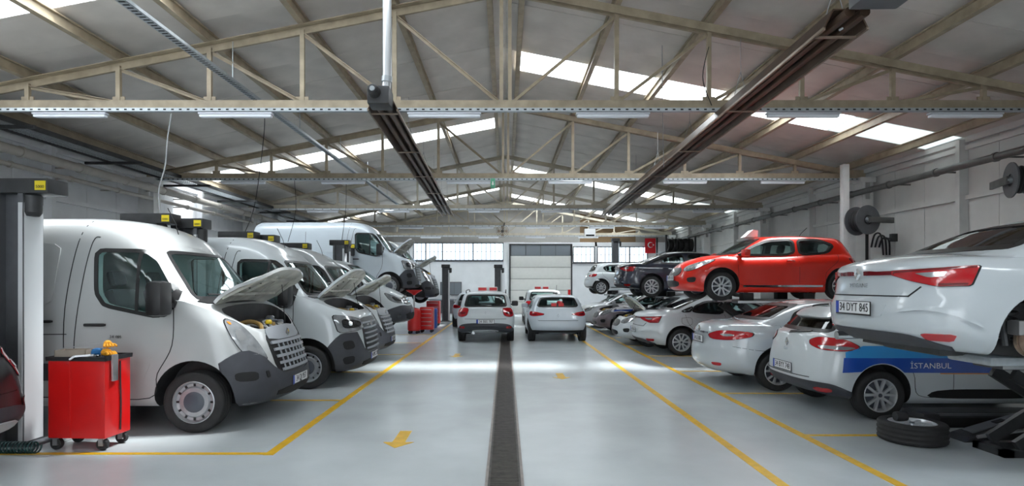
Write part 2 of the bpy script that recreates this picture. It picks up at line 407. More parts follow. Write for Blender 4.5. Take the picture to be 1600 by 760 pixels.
def wheel_meshes(R, kind):
    k = (round(R, 3), kind)
    if k in WHEELS: return WHEELS[k]
    hw = .105 if R < .34 else .115; t = MB(); g = .007
    prof = [(.66*R, -hw*.8), (.72*R, -hw), (.86*R, -hw*1.04), (.95*R, -hw*.98), (.985*R, -hw*.86)]
    for c in (-.5, 0, .5): prof += [(R, (c-.18)*hw), (R-g, (c-.10)*hw), (R-g, (c+.10)*hw), (R, (c+.18)*hw)]
    prof += [(.985*R, hw*.86), (.95*R, hw*.98), (.86*R, hw*1.04), (.72*R, hw), (.66*R, hw*.8), (.62*R, 0)]
    t.lathe(prof, 'Y', 40, closed=True); tyre = t.mesh('tyre', 'rubber', 40)
    b = MB(); m = 'alloy'
    if kind == 'alloy':
        b.lathe([(.60*R, -hw*.8), (.67*R, hw*.8), (.69*R, hw*.92), (.66*R, hw*.95), (.61*R, hw*.7), (.585*R, -hw*.6)], 'Y', 40, closed=True)
        for i in range(5):
            for sgn in (-1, 1):
                a0 = 2*PI*i/5+PI/2+sgn*.10; a1 = 2*PI*i/5+PI/2+sgn*.30
                p = [(.13*R, a0-.38), (.13*R, a0+.38), (.64*R, a1+.085), (.64*R, a1-.085)]
                pts = [Vector((r*math.cos(q), hw*(.80 if r < .3*R else .84), r*math.sin(q))) for r, q in p]
                b.prism(pts, (0, -.03, 0))
        b.lathe([(.001, hw*.80), (.10*R, hw*.82), (.17*R, hw*.80), (.19*R, hw*.6), (.19*R, hw*.3)], 'Y', 20)
    else:
        m = 'steel_wheel'
        b.lathe([(.60*R, -hw*.8), (.67*R, hw*.8), (.69*R, hw*.92), (.66*R, hw*.95), (.60*R, hw*.66), (.52*R, hw*.62), (.47*R, hw*.80), (.34*R, hw*.82), (.30*R, hw*.5), (.001, hw*.5), (.001, hw*.3), (.55*R, hw*.3)], 'Y', 40)
    rim = b.mesh('rim', m, 35); h = MB()
    if kind == 'alloy':
        h.lathe([(.60*R, -hw*.3), (.60*R, -hw*.1), (.001, -hw*.1), (.001, -hw*.3)], 'Y', 24); sub = h.mesh('brake_disc', 'hubcap_dark', 30)
        c = MB().lathe([(.001, hw*.9), (.07*R, hw*.9), (.085*R, hw*.8), (.085*R, hw*.5)], 'Y', 16).mesh('wheel_cap', 'hubcap_dark', 30)
    else:
        for i in range(12):
            a = 2*PI*i/12; q = MB().box(-.045*R, .045*R, hw*.60, hw*.70, -.035*R, .035*R); q.xf(Matrix.Rotation(-a, 4, 'Y') @ Matrix.Translation((.555*R, 0, 0))); h.add(q.v, q.f)
        sub = h.mesh('rim_slots', 'black_trim', 30)
        c = MB().lathe([(.001, hw*.98), (.12*R, hw*.98), (.26*R, hw*.93), (.34*R, hw*.84), (.34*R, hw*.6)], 'Y', 24).mesh('wheel_cap', 'hubcap_dark', 30)
    WHEELS[k] = (tyre, rim, sub, c); return WHEELS[k]
def seat_mesh():
    b = MB(); b.box(-.26, .24, -.24, .24, -.02, .14, .05)
    q = MB().box(-.07, .07, -.23, .23, 0, .60, .06); q.xf(Matrix.Translation((-.22, 0, .1)) @ Matrix.Rotation(-.25, 4, 'Y')); b.add(q.v, q.f)
    q = MB().box(-.05, .05, -.13, .13, .64, .84, .05); q.xf(Matrix.Translation((-.22, 0, .1)) @ Matrix.Rotation(-.25, 4, 'Y')); b.add(q.v, q.f)
    return b.mesh('seat', 'seat_cloth', 40)
def diamond(h):
    w = h*.72; o = [(0, h/2), (w/2, 0), (0, -h/2), (-w/2, 0)]; i = [(p[0]*.5, p[1]*.5) for p in o]
    b = MB()
    for k in range(4):
        a, c = o[k], o[(k+1) % 4]; e, f = i[k], i[(k+1) % 4]; mid = lambda p, q: ((p[0]+q[0])/2, (p[1]+q[1])/2)
        m1, m2 = mid(a, e), mid(c, f); t = .018
        b.add([(0, *a), (0, *c), (0, *f), (0, *e), (t, *m1), (t, *m2)], [(0, 1, 5, 4), (3, 4, 5, 2)])
    return b.v, b.f
def build_kit(sp):
    k = Kit(sp); B = Body(sp); k.B = B; L = sp['L']; W = sp['W']
    tubme = mk('tub', *B.solid([B.tub(t) for t in B.TL], sp.get('hoodcrown', .05)), ['white_paint', sp.get('lining', 'interior'), 'engine_black'])
    ghme = mk('gh', *B.solid([B.ghr(q) for q in B.GL], sp.get('roofcrown', .04)), ['white_paint', sp.get('lining', 'interior'), 'engine_black'])
    full = booleans(tubme, [(ghme, 'UNION')]); k.bvh = bvh_of(full); k.full = full
    ops = []
    def cut(V, F, mi=1):
        me = mk('cut', V, F, ['white_paint', sp.get('lining', 'interior'), 'engine_black']); me.polygons.foreach_set('material_index', [mi]*len(me.polygons))
        bm = bmesh.new(); bm.from_mesh(me); bmesh.ops.recalc_face_normals(bm, faces=bm.faces); bm.to_mesh(me); bm.free(); ops.append((me, 'DIFFERENCE'))
    cut(*B.solid([B.ghr(q, ins=.075, drop=sp.get('cabdrop', .38), top=.04) for q in B.GL], 0))
    def prismcut(view, pts, d0, d1, mir=True, mi=1):
        P = to3(view, pts); d = Vector(DIRS[view]); P = [p-d*p.dot(d)+d*d0 for p in P]; b = MB().prism(P, d*(d1-d0)); cut(b.v, b.f, mi)
        if mir: cut(*mirror(b.v, b.f))
    for nm, pts in sp['side_glass']:
        if nm != 'x': prismcut('S', offset2([tuple(p) for p in chaikin(pts, 2, sp.get('glass_r', .16))], .018), .42, 1.6)
    ws = sp['windshield']; wo = [(y, z) for y, z in ws]+[(-y, z) for y, z in ws[::-1]]
    prismcut('F', offset2([tuple(p) for p in chaikin(wo, 2, .12)], .02), sp['cabmid'], L+1, False)
    if sp.get('rear_glass'):
        rg = sp['rear_glass']; ro = [(y, z) for y, z in rg]+[(-y, z) for y, z in rg[::-1]]
        prismcut('R', offset2([tuple(p) for p in chaikin(ro, 2, .12)], .02), -sp['cabmid'], 1, False)
    for ax in sp['axles']:
        for sg in (-1, 1):
            b = MB().lathe([(sp['ra'], 0), (sp['ra'], .75)], 'Y', 40, (ax, (W-.36) if sg > 0 else -(W-.36)-.75, sp['rw']+.03)); cut(b.v, b.f, 2)
    if sp.get('hood_open'):
        ho = sp['hood']; hp = chaikin([(x, y) for x, y in ho]+[(x, -y) for x, y in ho[::-1]], 2, .16); k.hoodpts = hp
        q = patch(k.bvh, 'T', hp, .004, .03, .08)
        prismcut('T', offset2([tuple(p) for p in hp], .035), sp.get('bay_floor', .72), 2.0, False, 2)
    body = booleans(full, ops); body.transform(Matrix.Translation(k.shift)); body.shade_smooth(); body.set_sharp_from_angle(angle=math.radians(32))
    k.addme('body', body)
    G = sp.get('glass', 'glass')
    for nm, pts in sp['side_glass']:
        o = chaikin(pts, 2, sp.get('glass_r', .16)); k.patch('side_window', 'S', o, G, .003, .006, rnd=0)
        k.patch('window_seal', 'S', offset2([tuple(p) for p in o], -.018), 'black_trim', .006, .01, rnd=0, hole=offset2([tuple(p) for p in o], .028))
    o = chaikin(wo, 2, .12); i = k.patch('windshield', 'F', o, 'glass', .003, .006, rnd=0, mir=False)
    k.patch('window_seal', 'F', offset2([tuple(p) for p in o], -.012), 'black_trim', .006, .01, rnd=0, mir=False, hole=offset2([tuple(p) for p in o], .03))
    if sp.get('rear_glass'):
        o = chaikin(ro, 2, .12); k.patch('rear_window', 'R', o, sp.get('rglass', 'glass'), .003, .006, rnd=0, mir=False)
        k.patch('window_seal', 'R', offset2([tuple(p) for p in o], -.012), 'black_trim', .006, .01, rnd=0, mir=False, hole=offset2([tuple(p) for p in o], .03))
    if sp.get('hood_open'):
        hx, hz = sp['hinge']; M = Matrix.Translation((hx+sp.get('hood_shift', 0), 0, hz+(.02 if sp.get('hood_shift') else 0))) @ Matrix.Rotation(-math.radians(sp['hood_open']), 4, 'Y') @ Matrix.Translation((-hx, 0, -hz))
        hs = sp.get('hood_scale', 1); V = [M @ Vector((hx+(v.x-hx)*hs, v.y, hz+(v.z-hz)*hs)) for v in q[0]]; n = len(V)//2; i = k.add('hood', V, q[1], ['white_paint', 'hood_under'], smooth=40)
        me = k.parts[i][1]; c = len([f for f in q[1] if min(f) < n and max(f) < n])
        mi = [1 if min(f) >= n else 0 for f in q[1]]; me.polygons.foreach_set('material_index', mi)
        # ribs under the hood, prop rod
        b = MB(); x0 = min(p[0] for p in hp)+.1; x1 = max(p[0] for p in hp)-.12; ym = max(p[1] for p in hp)
        def under(x, y):
            h = k.bvh.ray_cast(Vector((x, y, 9)), Vector((0, 0, -1)))[0] or Vector((x, y, hz-.1)); h = Vector((hx+(h.x-hx)*sp.get('hood_scale', 1), h.y, hz+(h.z-hz)*sp.get('hood_scale', 1))); return M @ (h+Vector((0, 0, -.04)))
        for ya, yb in ((-.15, -.05), (.15, .05), (-.5, -.3), (.5, .3)):
            b.bar(under(x0, ya*1.6), under(x1, yb*1.6), .05, .03)
        b.bar(under(x0+.04, -ym*.75), under(x0+.04, ym*.75), .06, .03); b.bar(under(x1-.05, -ym*.5), under(x1-.05, ym*.5), .06, .03)
        k.add('hood_rib', b.v, b.f, 'hood_under', i)
        for j in range(4):
            p = under(x0+.05+.07*j, -.42+.10*j); bx = MB().tube([p+Vector((0, 0, .02)), p-Vector((0, 0, .012))], .014, 8); k.add('rubber_plug', bx.v, bx.f, 'gap', i)
        p0 = Vector((x1-.02, .45, sp.get('bay_floor', .72)+.25)); k.add('prop_rod', *(lambda t: (t.v, t.f))(MB().tube([p0, under(x0+(x1-x0)*.6, .5)], .006, 6)), 'gap')
        # engine bay
        f = sp.get('bay_floor', .72); cx = (x0+x1)/2; zt = B.z1(cx)-.10
        e = MB().box(cx-.16, cx+.15, -.28, .25, f, zt, .03); e.box(cx-.10, cx+.05, -.2, .18, zt, zt+.05, .02); k.add('engine_cover', e.v, e.f, 'engine_black')
        e = MB()
        for j in range(4): e.tube([(cx-.1+.02*j, -.3+.15*j, zt+.01), (cx+.16, -.27+.15*j, zt-.02), (cx+.24, -.25+.15*j, zt-.12)], .02, 8)
        e.box(cx-.2, cx-.02, .30, .52, f, zt-.01, .02); k.add('intake_pipe', e.v, e.f, 'engine_metal')
        rr = random.Random(3)
        for j in range(12):
            bx_, by_ = cx-.24+.40*rr.random(), -.62+1.2*rr.random(); hz_ = zt-.03+.07*rr.random(); w1 = .02+.035*rr.random(); w2 = .03+.06*rr.random()
            e = MB().box(bx_-w1, bx_+w1, by_-w2, by_+w2, f, hz_, .012) if j % 2 else MB().lathe([(w1, f-zt), (w1, hz_-zt-.02), (w1*.8, hz_-zt), (.001, hz_-zt)], 'Z', 12, (bx_, by_, zt))
            k.add('engine_part', e.v, e.f, ['engine_metal', 'hubcap_dark', 'engine_brass', 'engine_metal', 'grey_plastic', 'engine_black'][j % 6])
        for j in range(3):
            e = MB().tube(catm([(cx-.2+.1*j, .5-.1*j, zt-.02), (cx-.1+.1*j, .2, zt+.03), (cx+.05*j, -.1, zt+.03), (cx+.15, -.3+.1*j, zt-.05)]), .012+.006*j, 7); k.add('hose', e.v, e.f, ['engine_black', 'engine_metal', 'hubcap_dark'][j])
        e = MB().lathe([(.06, 0), (.065, .02), (.065, .09), (.04, .11), (.001, .11)], 'Z', 16, (cx-.08, .44, zt-.02)); k.add('reservoir', e.v, e.f, 'lamp_clear')
        e = MB().box(cx-.12, cx+.14, -.58, -.36, f, zt-.06, .015); k.add('battery', e.v, e.f, 'engine_black')
        e = MB().tube(catm([(cx-.22, -.5, zt-.03), (cx-.05, -.33, zt+.05), (cx+.12, -.36, zt+.01), (cx+.2, -.5, zt-.08)]), .028, 8); k.add('hose', e.v, e.f, 'engine_brass')
        e = MB().lathe([(.04, 0), (.045, .03), (.03, .05), (.001, .05)], 'Z', 14, (cx+.13, -.12, zt+.01)); k.add('filler_cap', e.v, e.f, 'yellow_cap')
        e = MB().box(x1-.10, x1-.04, -ym*.75, ym*.75, B.z1(x1)-.20, B.z1(x1)-.10, .02); k.add('lock_carrier', e.v, e.f, 'engine_metal')
    # wheels
    R = sp['rw']; ty, rim, sub, cap = wheel_meshes(R, sp.get('wheel', 'alloy')); hw = .11
    for ai, ax in enumerate(sp['axles']):
        for sg in (1, -1):
            i = k.addme('wheel', ty, None, (ax-L/2, sg*(W-.015-hw), R), (0, 0, 0 if sg > 0 else PI))
            k.addme('rim', rim, i); k.addme('brake_disc' if sp.get('wheel', 'alloy') == 'alloy' else 'rim_slots', sub, i); k.addme('wheel_cap', cap, i)
    # cabin
    sx, sz = sp['seat']
    sm = seat_mesh()
    for y in (.38, -.38): k.addme('seat', sm, None, (sx-L/2, y, sz))
    if sp.get('rear_seat'):
        for y in (.40, -.40): k.addme('seat', sm, None, (sp['rear_seat']-L/2, y, sz))
    st = MB().tube([(0, .18*math.cos(a), .18*math.sin(a)) for a in [2*PI*j/24 for j in range(24)]], .014, 8, closed=True); st.bar((0, -.17, 0), (0, .17, 0), .02, .05); st.bar((0, 0, 0), (0, 0, -.17), .02, .05)
    st.xf(Matrix.Translation((sx+.52-L/2, .38, sz+.40)) @ Matrix.Rotation(-.4, 4, 'Y')); k.addme('steering_wheel', st.mesh('steering_wheel', 'black_trim'))
    d = MB().box(sx+.55, sx+.95, -W+.2, W-.2, sz-.1, sz+.33, .08); k.add('dashboard', d.v, d.f, 'interior')
    # mirrors
    if sp.get('mirror'):
        mx, mz, sxm, szm, mm = sp['mirror']; h = k.hit('S', mx, mz-.02)
        if h is None: h = Vector((mx, W, mz))
        for sg in (1, -1):
            y = h.y+.06; b = MB().box(mx-sxm*.45, mx+sxm*.35, y, y+.22 if szm < .3 else y+.26, mz-szm/2, mz+szm/2, min(sxm, szm)*.28)
            if sg < 0: b.v, b.f = mirror(b.v, b.f)
            i = k.add('mirror', b.v, b.f, mm, smooth=50)
            b = MB().bar((mx+.06, h.y-.08, mz-szm*.25), (mx, y+.08, mz-szm*.15), .07, .05)
            if sg < 0: b.v, b.f = mirror(b.v, b.f)
            k.add('mirror_arm', b.v, b.f, 'black_trim', i)
    for it in sp.get('items', []):
        nm, view, pts, m = it[:4]; kw = it[4] if len(it) > 4 else {}
        kw = dict(kw); ch = kw.pop('sub', [])
        if nm in ('headlamp', 'tail_lamp'):
            c_ = sum((Vector(p) for p in pts), Vector((0, 0, 0)))/len(pts); k.patch('lamp_border', view, [c_+(Vector(p)-c_)*1.05 for p in pts], 'gap', **{**kw, 'off': .007})
        i = k.patch(nm, view, pts, m, **kw)
        for c in ch:
            kk = dict(c[3]) if len(c) > 3 else {}
            kk.setdefault('mir', kw.get('mir', True)); k.patch(c[0], view, c[1], c[2], parent=i, **{'off': kw.get('off', .004)+.004, **kk})
    for bd in sp.get('bands', []):
        nm, end, xs, zlo, zhi, m, off = bd[:7]; lab = bd[7] if len(bd) > 7 else None
        fl, fh = pch(zlo), pch(zhi); ref = B.tub(.35); n = len(ref)
        ids = [i for i in range(n) if (ref[i].x >= xs if end == 'F' else ref[i].x <= xs)]
        if end == 'R': ids = ids[::-1]       # from the side towards the centre
        cols = []
        for i in ids:
            col = []
            x = ref[i].x; y = ref[i].y; u = (x if y > W*.96 else (xs if False else x)); lo, hi = fl(u), fh(u); 
            for j in range(9):
                z = lo+(hi-lo)*j/8; t = min(1, max(0, (z-B.z0(x))/(B.z1(x)-B.z0(x)))); col.append(B.tub(t, off)[i])
            cols.append(col)
        cols = cols+[[Vector((p.x, -p.y, p.z)) for p in c] for c in cols[-2::-1]]
        V = []; F = []; n = len(cols)
        for th in (0, -.03):
            for c in cols:
                for j, p in enumerate(c):
                    q2 = Vector((p.x-L/2, p.y, 0)); q2 = q2.normalized() if q2.length > 1e-6 else Vector((1, 0, 0)); V.append(p+q2*th)
        def id_(l, i, j): return l*n*9+i*9+j
        for i in range(n-1):
            for j in range(8):
                F.append((id_(0, i, j), id_(0, i+1, j), id_(0, i+1, j+1), id_(0, i, j+1))); F.append((id_(1, i, j), id_(1, i, j+1), id_(1, i+1, j+1), id_(1, i+1, j)))
            for j, s_ in ((0, 1), (8, -1)):
                f = (id_(0, i, j), id_(1, i, j), id_(1, i+1, j), id_(0, i+1, j)); F.append(f if s_ > 0 else f[::-1])
        for i in (0, n-1):
            for j in range(8):
                f = (id_(0, i, j), id_(0, i, j+1), id_(1, i, j+1), id_(1, i, j)); F.append(f if i == 0 else f[::-1])
        bm = bmesh.new(); me = mk(nm, [v+k.shift for v in V], F, m); bm.from_mesh(me); bmesh.ops.recalc_face_normals(bm, faces=bm.faces); 
        if sp.get('band_arch', True):
            pass
        bm.to_mesh(me); bm.free()
        cuts = []
        for ax in sp['axles']:
            for sg in (-1, 1):
                c = MB().lathe([(sp['ra'], 0), (sp['ra'], .75)], 'Y', 40, (ax-L/2, (W-.36) if sg > 0 else -(W-.36)-.75, sp['rw']+.03))
                cm = mk('c', c.v, c.f); b2 = bmesh.new(); b2.from_mesh(cm); bmesh.ops.recalc_face_normals(b2, faces=b2.faces); b2.to_mesh(cm); b2.free(); cuts.append((cm, 'DIFFERENCE'))
        m2 = booleans(me, cuts)
        if len(m2.polygons) > 20: me = m2
        me.materials.clear(); me.materials.append(MATS[m]); me.polygons.foreach_set('material_index', [0]*len(me.polygons))
        me.shade_smooth(); me.set_sharp_from_angle(angle=math.radians(40)); k.addme(nm, me, label=lab)
    for end, y, z, h in sp.get('badges', []):
        p = k.hit(end, y, z); 
        if p is None: continue
        V, F = diamond(h); sg = 1 if end == 'F' else -1
        V = [Vector((p.x+sg*(v[0]+.012), p.y+v[1]*sg, z+v[2])) for v in V]; k.add('badge', V, F, 'chrome', smooth=5)
    for x, z, ln in sp.get('handles', []):
        p = k.hit('S', x, z)
        for sg in (1, -1):
            b = MB().box(x-ln/2, x+ln/2, p.y+.012, p.y+.04, z-.018, z+.018, .014)
            b.box(x-ln/2, x-ln/2+.03, p.y-.02, p.y+.02, z-.012, z+.012); b.box(x+ln/2-.03, x+ln/2, p.y-.02, p.y+.02, z-.012, z+.012)
            if sg < 0: b.v, b.f = mirror(b.v, b.f)
            k.add('door_handle', b.v, b.f, sp.get('handle_mat', 'white_paint'))
    for pts in sp.get('seams', []):          # panel gaps as thin dark strips on the side
        P = [Vector((p.x, p.y)) for p in catm([(q[0], q[1], 0) for q in pts], 5)] if len(pts) > 2 else [Vector((p[0], p[1])) for p in pts]; hw = sp.get('seam_w', .006)/2; lo = []; hi = []
        for i, p in enumerate(P):
            t = (P[min(i+1, len(P)-1)]-P[max(i-1, 0)]).normalized(); nn = Vector((-t.y, t.x)); lo.append(tuple(p-nn*hw)); hi.append(tuple(p+nn*hw))
        k.patch('panel_gap', 'S', lo+hi[::-1], 'gap', .0025, .006, rnd=0, res=.12)
    return k
def find_plate(k, end, z, y=0):
    p = k.hit(end, y, z); p2 = k.hit(end, y, z+.05); p1 = k.hit(end, y, z-.05); return p, (p1, p2)
def plate(k, root, end, z, txt, small=False):
    p, (a, b) = find_plate(k, end, z); sg = 1 if end == 'F' else -1
    x = max(sg*q.x for q in (p, a, b))+.006
    mb = MB().box(-.26, .26, -.055, .055, 0, .008, .004); M = Matrix(((0, 0, sg, sg*x-k.L/2), (sg, 0, 0, 0), (0, 1, 0, z), (0, 0, 0, 1)))
    fr = obj('number_plate', MB().box(-.27, .27, -.07, .062, 0, .006, .003).xf(M).mesh('number_plate', 'black_trim'), root)
    obj('plate_face', mb.xf(Matrix.Translation((0, 0, 0))).xf(M).mesh('plate_face', 'plate_white'), fr)
    obj('plate_band', MB().box(-.262, -.215, -.056, .056, .002, .0095).xf(M).mesh('plate_band', 'plate_blue'), fr)
    me = text_mesh(txt, .112, 'plate_ink')
    me.transform(M @ Matrix.Translation((.022, 0, .010)) @ Matrix.Diagonal((.80, 1, 1, 1))); obj('plate_text', me, fr)
PAINTED = {}
def inst(k, name, label, cat, rearx=None, y=0, lift=0, rz=0, loc=None, paint=None, group=None, plates=(), omit=(), glass=None, tilt=0, omit_fn=None):
    root = thing(name, label, cat, loc if loc else (rearx+k.L/2, y, lift), rz, group); root.rotation_euler = (0, tilt, rz)
    made = []
    for i, (nm, me, par, lc, rt, lab) in enumerate(k.parts):
        if nm in omit or (omit_fn and omit_fn(i, nm, lc)) or (par is not None and made[par] is None): made.append(None); continue
        if paint and any(m and m.name == 'white_paint' for m in me.materials) :
            key = (me.name, paint)
            if key not in PAINTED:
                m2 = me.copy()
                for s_, m in enumerate(m2.materials):
                    if m and m.name == 'white_paint': m2.materials[s_] = MATS[paint]
                PAINTED[key] = m2
            me = PAINTED[key]
        o = obj(nm, me, made[par] if par is not None else root, lc, rt)
        if lab: o['label'] = lab
        made.append(o)
    for p in plates: plate(k, root, *p)
    return root
def side_text(k, root, txt, x, z, size, m, name='lettering', squeeze=1, parent=None):   # on the -y side, read along +x
    me = text_mesh(txt, size, m, depth=0); me.transform(Matrix.Diagonal((squeeze, 1, 1, 1)))
    for v in me.vertices:
        h = k.bvh.ray_cast(Vector((x+v.co.x, -9, z+v.co.y)), Vector((0, 1, 0)))[0]; yy = h.y if h else -k.sp['W']
        v.co = Vector((x+v.co.x-k.L/2, yy-.013, z+v.co.y))
    return obj(name, me, parent or root)
# ---------------------------------------------------------------- vehicle types (x from rear bumper, z from ground)
def flip(pts): return [(p[0], -p[1]) for p in pts[::-1]]
def sym(pts): return list(pts)+[(-p[0], p[1]) for p in pts[::-1]]
def bars(n, y0, y1, z0, z1, h, m, taper=0, name='grille_slat', off=.02):
    out = []
    for i in range(n):
        z = z0+(z1-z0)*i/(n-1) if n > 1 else z0; y = y1+(y0-y1)*(i/(n-1) if n > 1 else 0)
        out.append((name, 'F', sym([(y, z-h/2), (y, z+h/2)]), m, dict(off=off, thick=.03, rnd=0, mir=False, res=.12)))
    return out
def master(new=False, hood=66):
    a = 4.67
    sp = dict(L=5.55, W=1.035, axles=(.99, a), rw=.36, ra=.46, wheel='steel', glass_r=.11, z0=[(0, .34), (1, .30), (4.6, .30), (5.2, .27), (5.55, .30)],
        z1=[(0, 1.45), (4.1, 1.54), (4.45, 1.56), (4.75, 1.47), (5.0, 1.345), (5.25, 1.17), (5.55, 1.03)],
        tub=[(0, .08, 5.42, .92), (.05, .03, 5.49, .99), (.2, 0, 5.55, 1.03), (.35, 0, 5.54, 1.035), (.55, 0, 5.50, 1.035), (.78, .01, 5.44, 1.035), (1, .02, 5.36, 1.035)],
        tc=(.12, 4, .80, 2.5), sh=[(0, 0), (4.45, 0), (4.8, .05), (5.5, .09)], hoodcrown=.055,
        gh=[(0, .02, 4.78, 1.035), (.3, .02, 4.60, 1.025), (.6, .03, 4.42, 1.0), (.8, .05, 4.30, .965), (.92, .09, 4.22, .90), (1, .22, 4.10, .78)],
        gc=(.10, 4, .42, 3.0), zr=[(0, 2.47), (.3, 2.52), (3.2, 2.53), (3.6, 2.49), (3.9, 2.37), (4.15, 2.21), (4.9, 2.12)], roofcrown=.06, cabdrop=.5, cabmid=3.9,
        side_glass=[('front', [(3.52, 2.15), (4.07, 2.14), (4.20, 2.03), (4.47, 1.64), (4.44, 1.52), (4.27, 1.355), (3.64, 1.49), (3.54, 1.64)])],
        windshield=[(.80, 1.56), (.84, 1.64), (.70, 2.12), (.60, 2.15)], seat=(3.75, 1.0), mirror=(4.40, 1.58, .24, .40, 'black_trim'),
        handle_mat='black_trim', handles=[(3.54, 1.27, .24), (2.92, 1.31, .24)], seam_w=.010,
        seams=[[(3.30, .42), (3.29, 1.07), (3.37, 1.70), (3.47, 2.24), (3.55, 2.30)], [(3.30, .42), (4.15, .41), (4.26, .70), (4.43, 1.03), (4.45, 1.48)], [(3.18, .42), (3.17, 1.3), (3.26, 2.0), (3.36, 2.50)],
               [(3.18, .42), (1.85, .42)], [(1.85, .42), (1.85, 2.2)], [(3.2, 1.16), (.15, 1.14)]],
        badges=[], hood=[(4.93, .0), (4.93, .62), (5.06, .80), (5.20, .66), (5.25, .3), (5.26, 0)], hinge=(4.80, 1.49), hood_scale=1.36, hood_shift=-.09, lining='cab_lining', bay_floor=.93)
    sp['hood'] = [(4.80, .72), (4.92, .86), (5.12, .80), (5.26, .60), (5.32, .30)]
    if hood: sp['hood_open'] = hood
    it = [('side_panel', 'S', [(1.95, 1.50), (3.03, 1.50), (3.12, 2.22), (1.95, 2.22)], 'white_paint', dict(off=.012, rnd=2, r=.08)), ('mirror_base', 'S', [(4.22, 1.365), (4.36, 1.36), (4.49, 1.50), (4.49, 1.66), (4.43, 1.68)], 'black_trim', dict(off=.014, rnd=1, r=.1)), ('window_bar', 'S', [(4.00, 1.42), (4.035, 1.42), (4.045, 2.12), (4.01, 2.12)], 'black_trim', dict(off=.008, rnd=0)),
          ('side_moulding', 'S', [(1.75, .62), (3.16, .62), (3.16, .82), (1.75, .82)], 'dark_plastic', dict(off=.012, rnd=1, r=.05)),
          ('side_moulding', 'S', [(3.34, .62), (4.10, .62), (4.18, .82), (3.34, .82)], 'white_paint', dict(off=.008, rnd=1, r=.05)),
          ('wiper', 'F', [(.75, 1.57), (.10, 1.60), (.10, 1.615), (.75, 1.59)], 'black_trim', dict(off=.03, rnd=0, mir=False)),
          ('wiper', 'F', [(.05, 1.57), (-.62, 1.60), (-.62, 1.615), (.05, 1.59)], 'black_trim', dict(off=.03, rnd=0, mir=False)),
          ('cowl', 'T', sym([(0, 0)]) if False else [(4.60, -.88), (4.74, -.74), (4.80, 0), (4.74, .74), (4.60, .88), (4.70, 0)], 'black_trim', dict(off=.012, rnd=1, mir=False))]
    FC = 'FC'
    if not new:
        it += [('headlamp', FC, [(5.00, .95, 1.34), (5.15, .84, 1.27), (5.27, .72, 1.08), (5.40, .62, .80), (5.29, .82, .82), (5.17, .90, .96), (5.06, .95, 1.16)], 'lamp_clear',
                dict(off=.012, sub=[('lamp_reflector', [(5.10, .90, 1.20), (5.17, .84, 1.18), (5.21, .80, 1.08), (5.13, .89, 1.06)], 'lamp_chrome'),
                                    ('lamp_reflector', [(5.21, .84, 1.02), (5.28, .76, .98), (5.33, .72, .88), (5.24, .84, .90)], 'lamp_chrome'),
                                    ('indicator', [(5.04, .95, 1.30), (5.07, .92, 1.29), (5.08, .91, 1.26), (5.06, .93, 1.26)], 'lamp_amber')])),
               ('grille', 'F', sym([(.38, .60), (.52, .68), (.55, 1.03), (.50, 1.12)]), 'black_trim', dict(off=.006, mir=False, rnd=1)),
               ('grille_header', 'F', sym([(.50, 1.03), (.50, 1.16), (.3, 1.19)]), 'grey_plastic', dict(off=.014, mir=False, rnd=1))]
        it += bars(5, .50, .42, .66, 1.0, .035, 'grey_plastic', off=.03)
        it += [('grille_slat', 'F', [(y-.012, .66), (y+.012, .66), (y+.012, 1.0), (y-.012, 1.0)], 'grey_plastic', dict(off=.022, rnd=0, mir=False, res=.12)) for y in (-.36, -.24, -.12, 0, .12, .24, .36)]
        it += [('air_intake', FC, [(5.13, .97, .70), (5.34, .80, .69), (5.34, .80, .58), (5.15, .97, .59)], 'gap', dict(off=.022)),
               ('lower_grille', 'F', sym([(.55, .36), (.55, .44)]), 'gap', dict(off=.022, mir=False, rnd=1)),
               ('tow_cover', 'F', [(.66, .60), (.70, .60), (.70, .68), (.66, .68)], 'gap', dict(off=.024, rnd=1))]
        sp['bands'] = [('front_bumper', 'F', 4.9, [(4.9, .26), (5.55, .27)], [(4.9, .76), (5.1, .86), (5.3, .92), (5.42, .84), (5.50, .64), (5.55, .60)], 'dark_plastic', .014)]
        sp['badges'] = [('F', 0, 1.10, .13)]
    else:
        sp['tub'] = [(0, .08, 5.44, .92), (.05, .03, 5.50, .99), (.2, 0, 5.55, 1.03), (.35, 0, 5.55, 1.035), (.55, 0, 5.53, 1.035), (.78, .01, 5.50, 1.035), (1, .02, 5.42, 1.035)]
        sp['z1'] = [(0, 1.45), (4.1, 1.54), (4.45, 1.56), (4.75, 1.47), (5.0, 1.37), (5.25, 1.26), (5.55, 1.12)]
        sp['tc'] = (.12, 4, .72, 2.8)
        it += [('headlamp', FC, [(5.06, .97, 1.23), (5.36, .76, 1.19), (5.50, .56, 1.14), (5.52, .52, .98), (5.42, .70, .95), (5.18, .97, .93)], 'lamp_clear',
                dict(off=.012, rnd=2, r=.12, sub=[('lamp_reflector', [(5.20, .92, 1.16), (5.40, .74, 1.13), (5.49, .56, 1.09), (5.49, .56, 1.02), (5.38, .76, 1.0), (5.24, .92, 1.0)], 'lamp_black'),
                                    ('lamp_projector', [(5.30, .83, 1.11), (5.36, .78, 1.10), (5.36, .78, 1.04), (5.30, .83, 1.04)], 'lamp_chrome', dict(off=.02))])),
               ('grille', 'F', sym([(.42, .55), (.50, .62), (.52, 1.05), (.46, 1.16)]), 'black_trim', dict(off=.006, mir=False, rnd=1))]
        it += bars(6, .47, .42, .62, 1.06, .03, 'grey_plastic', off=.026)
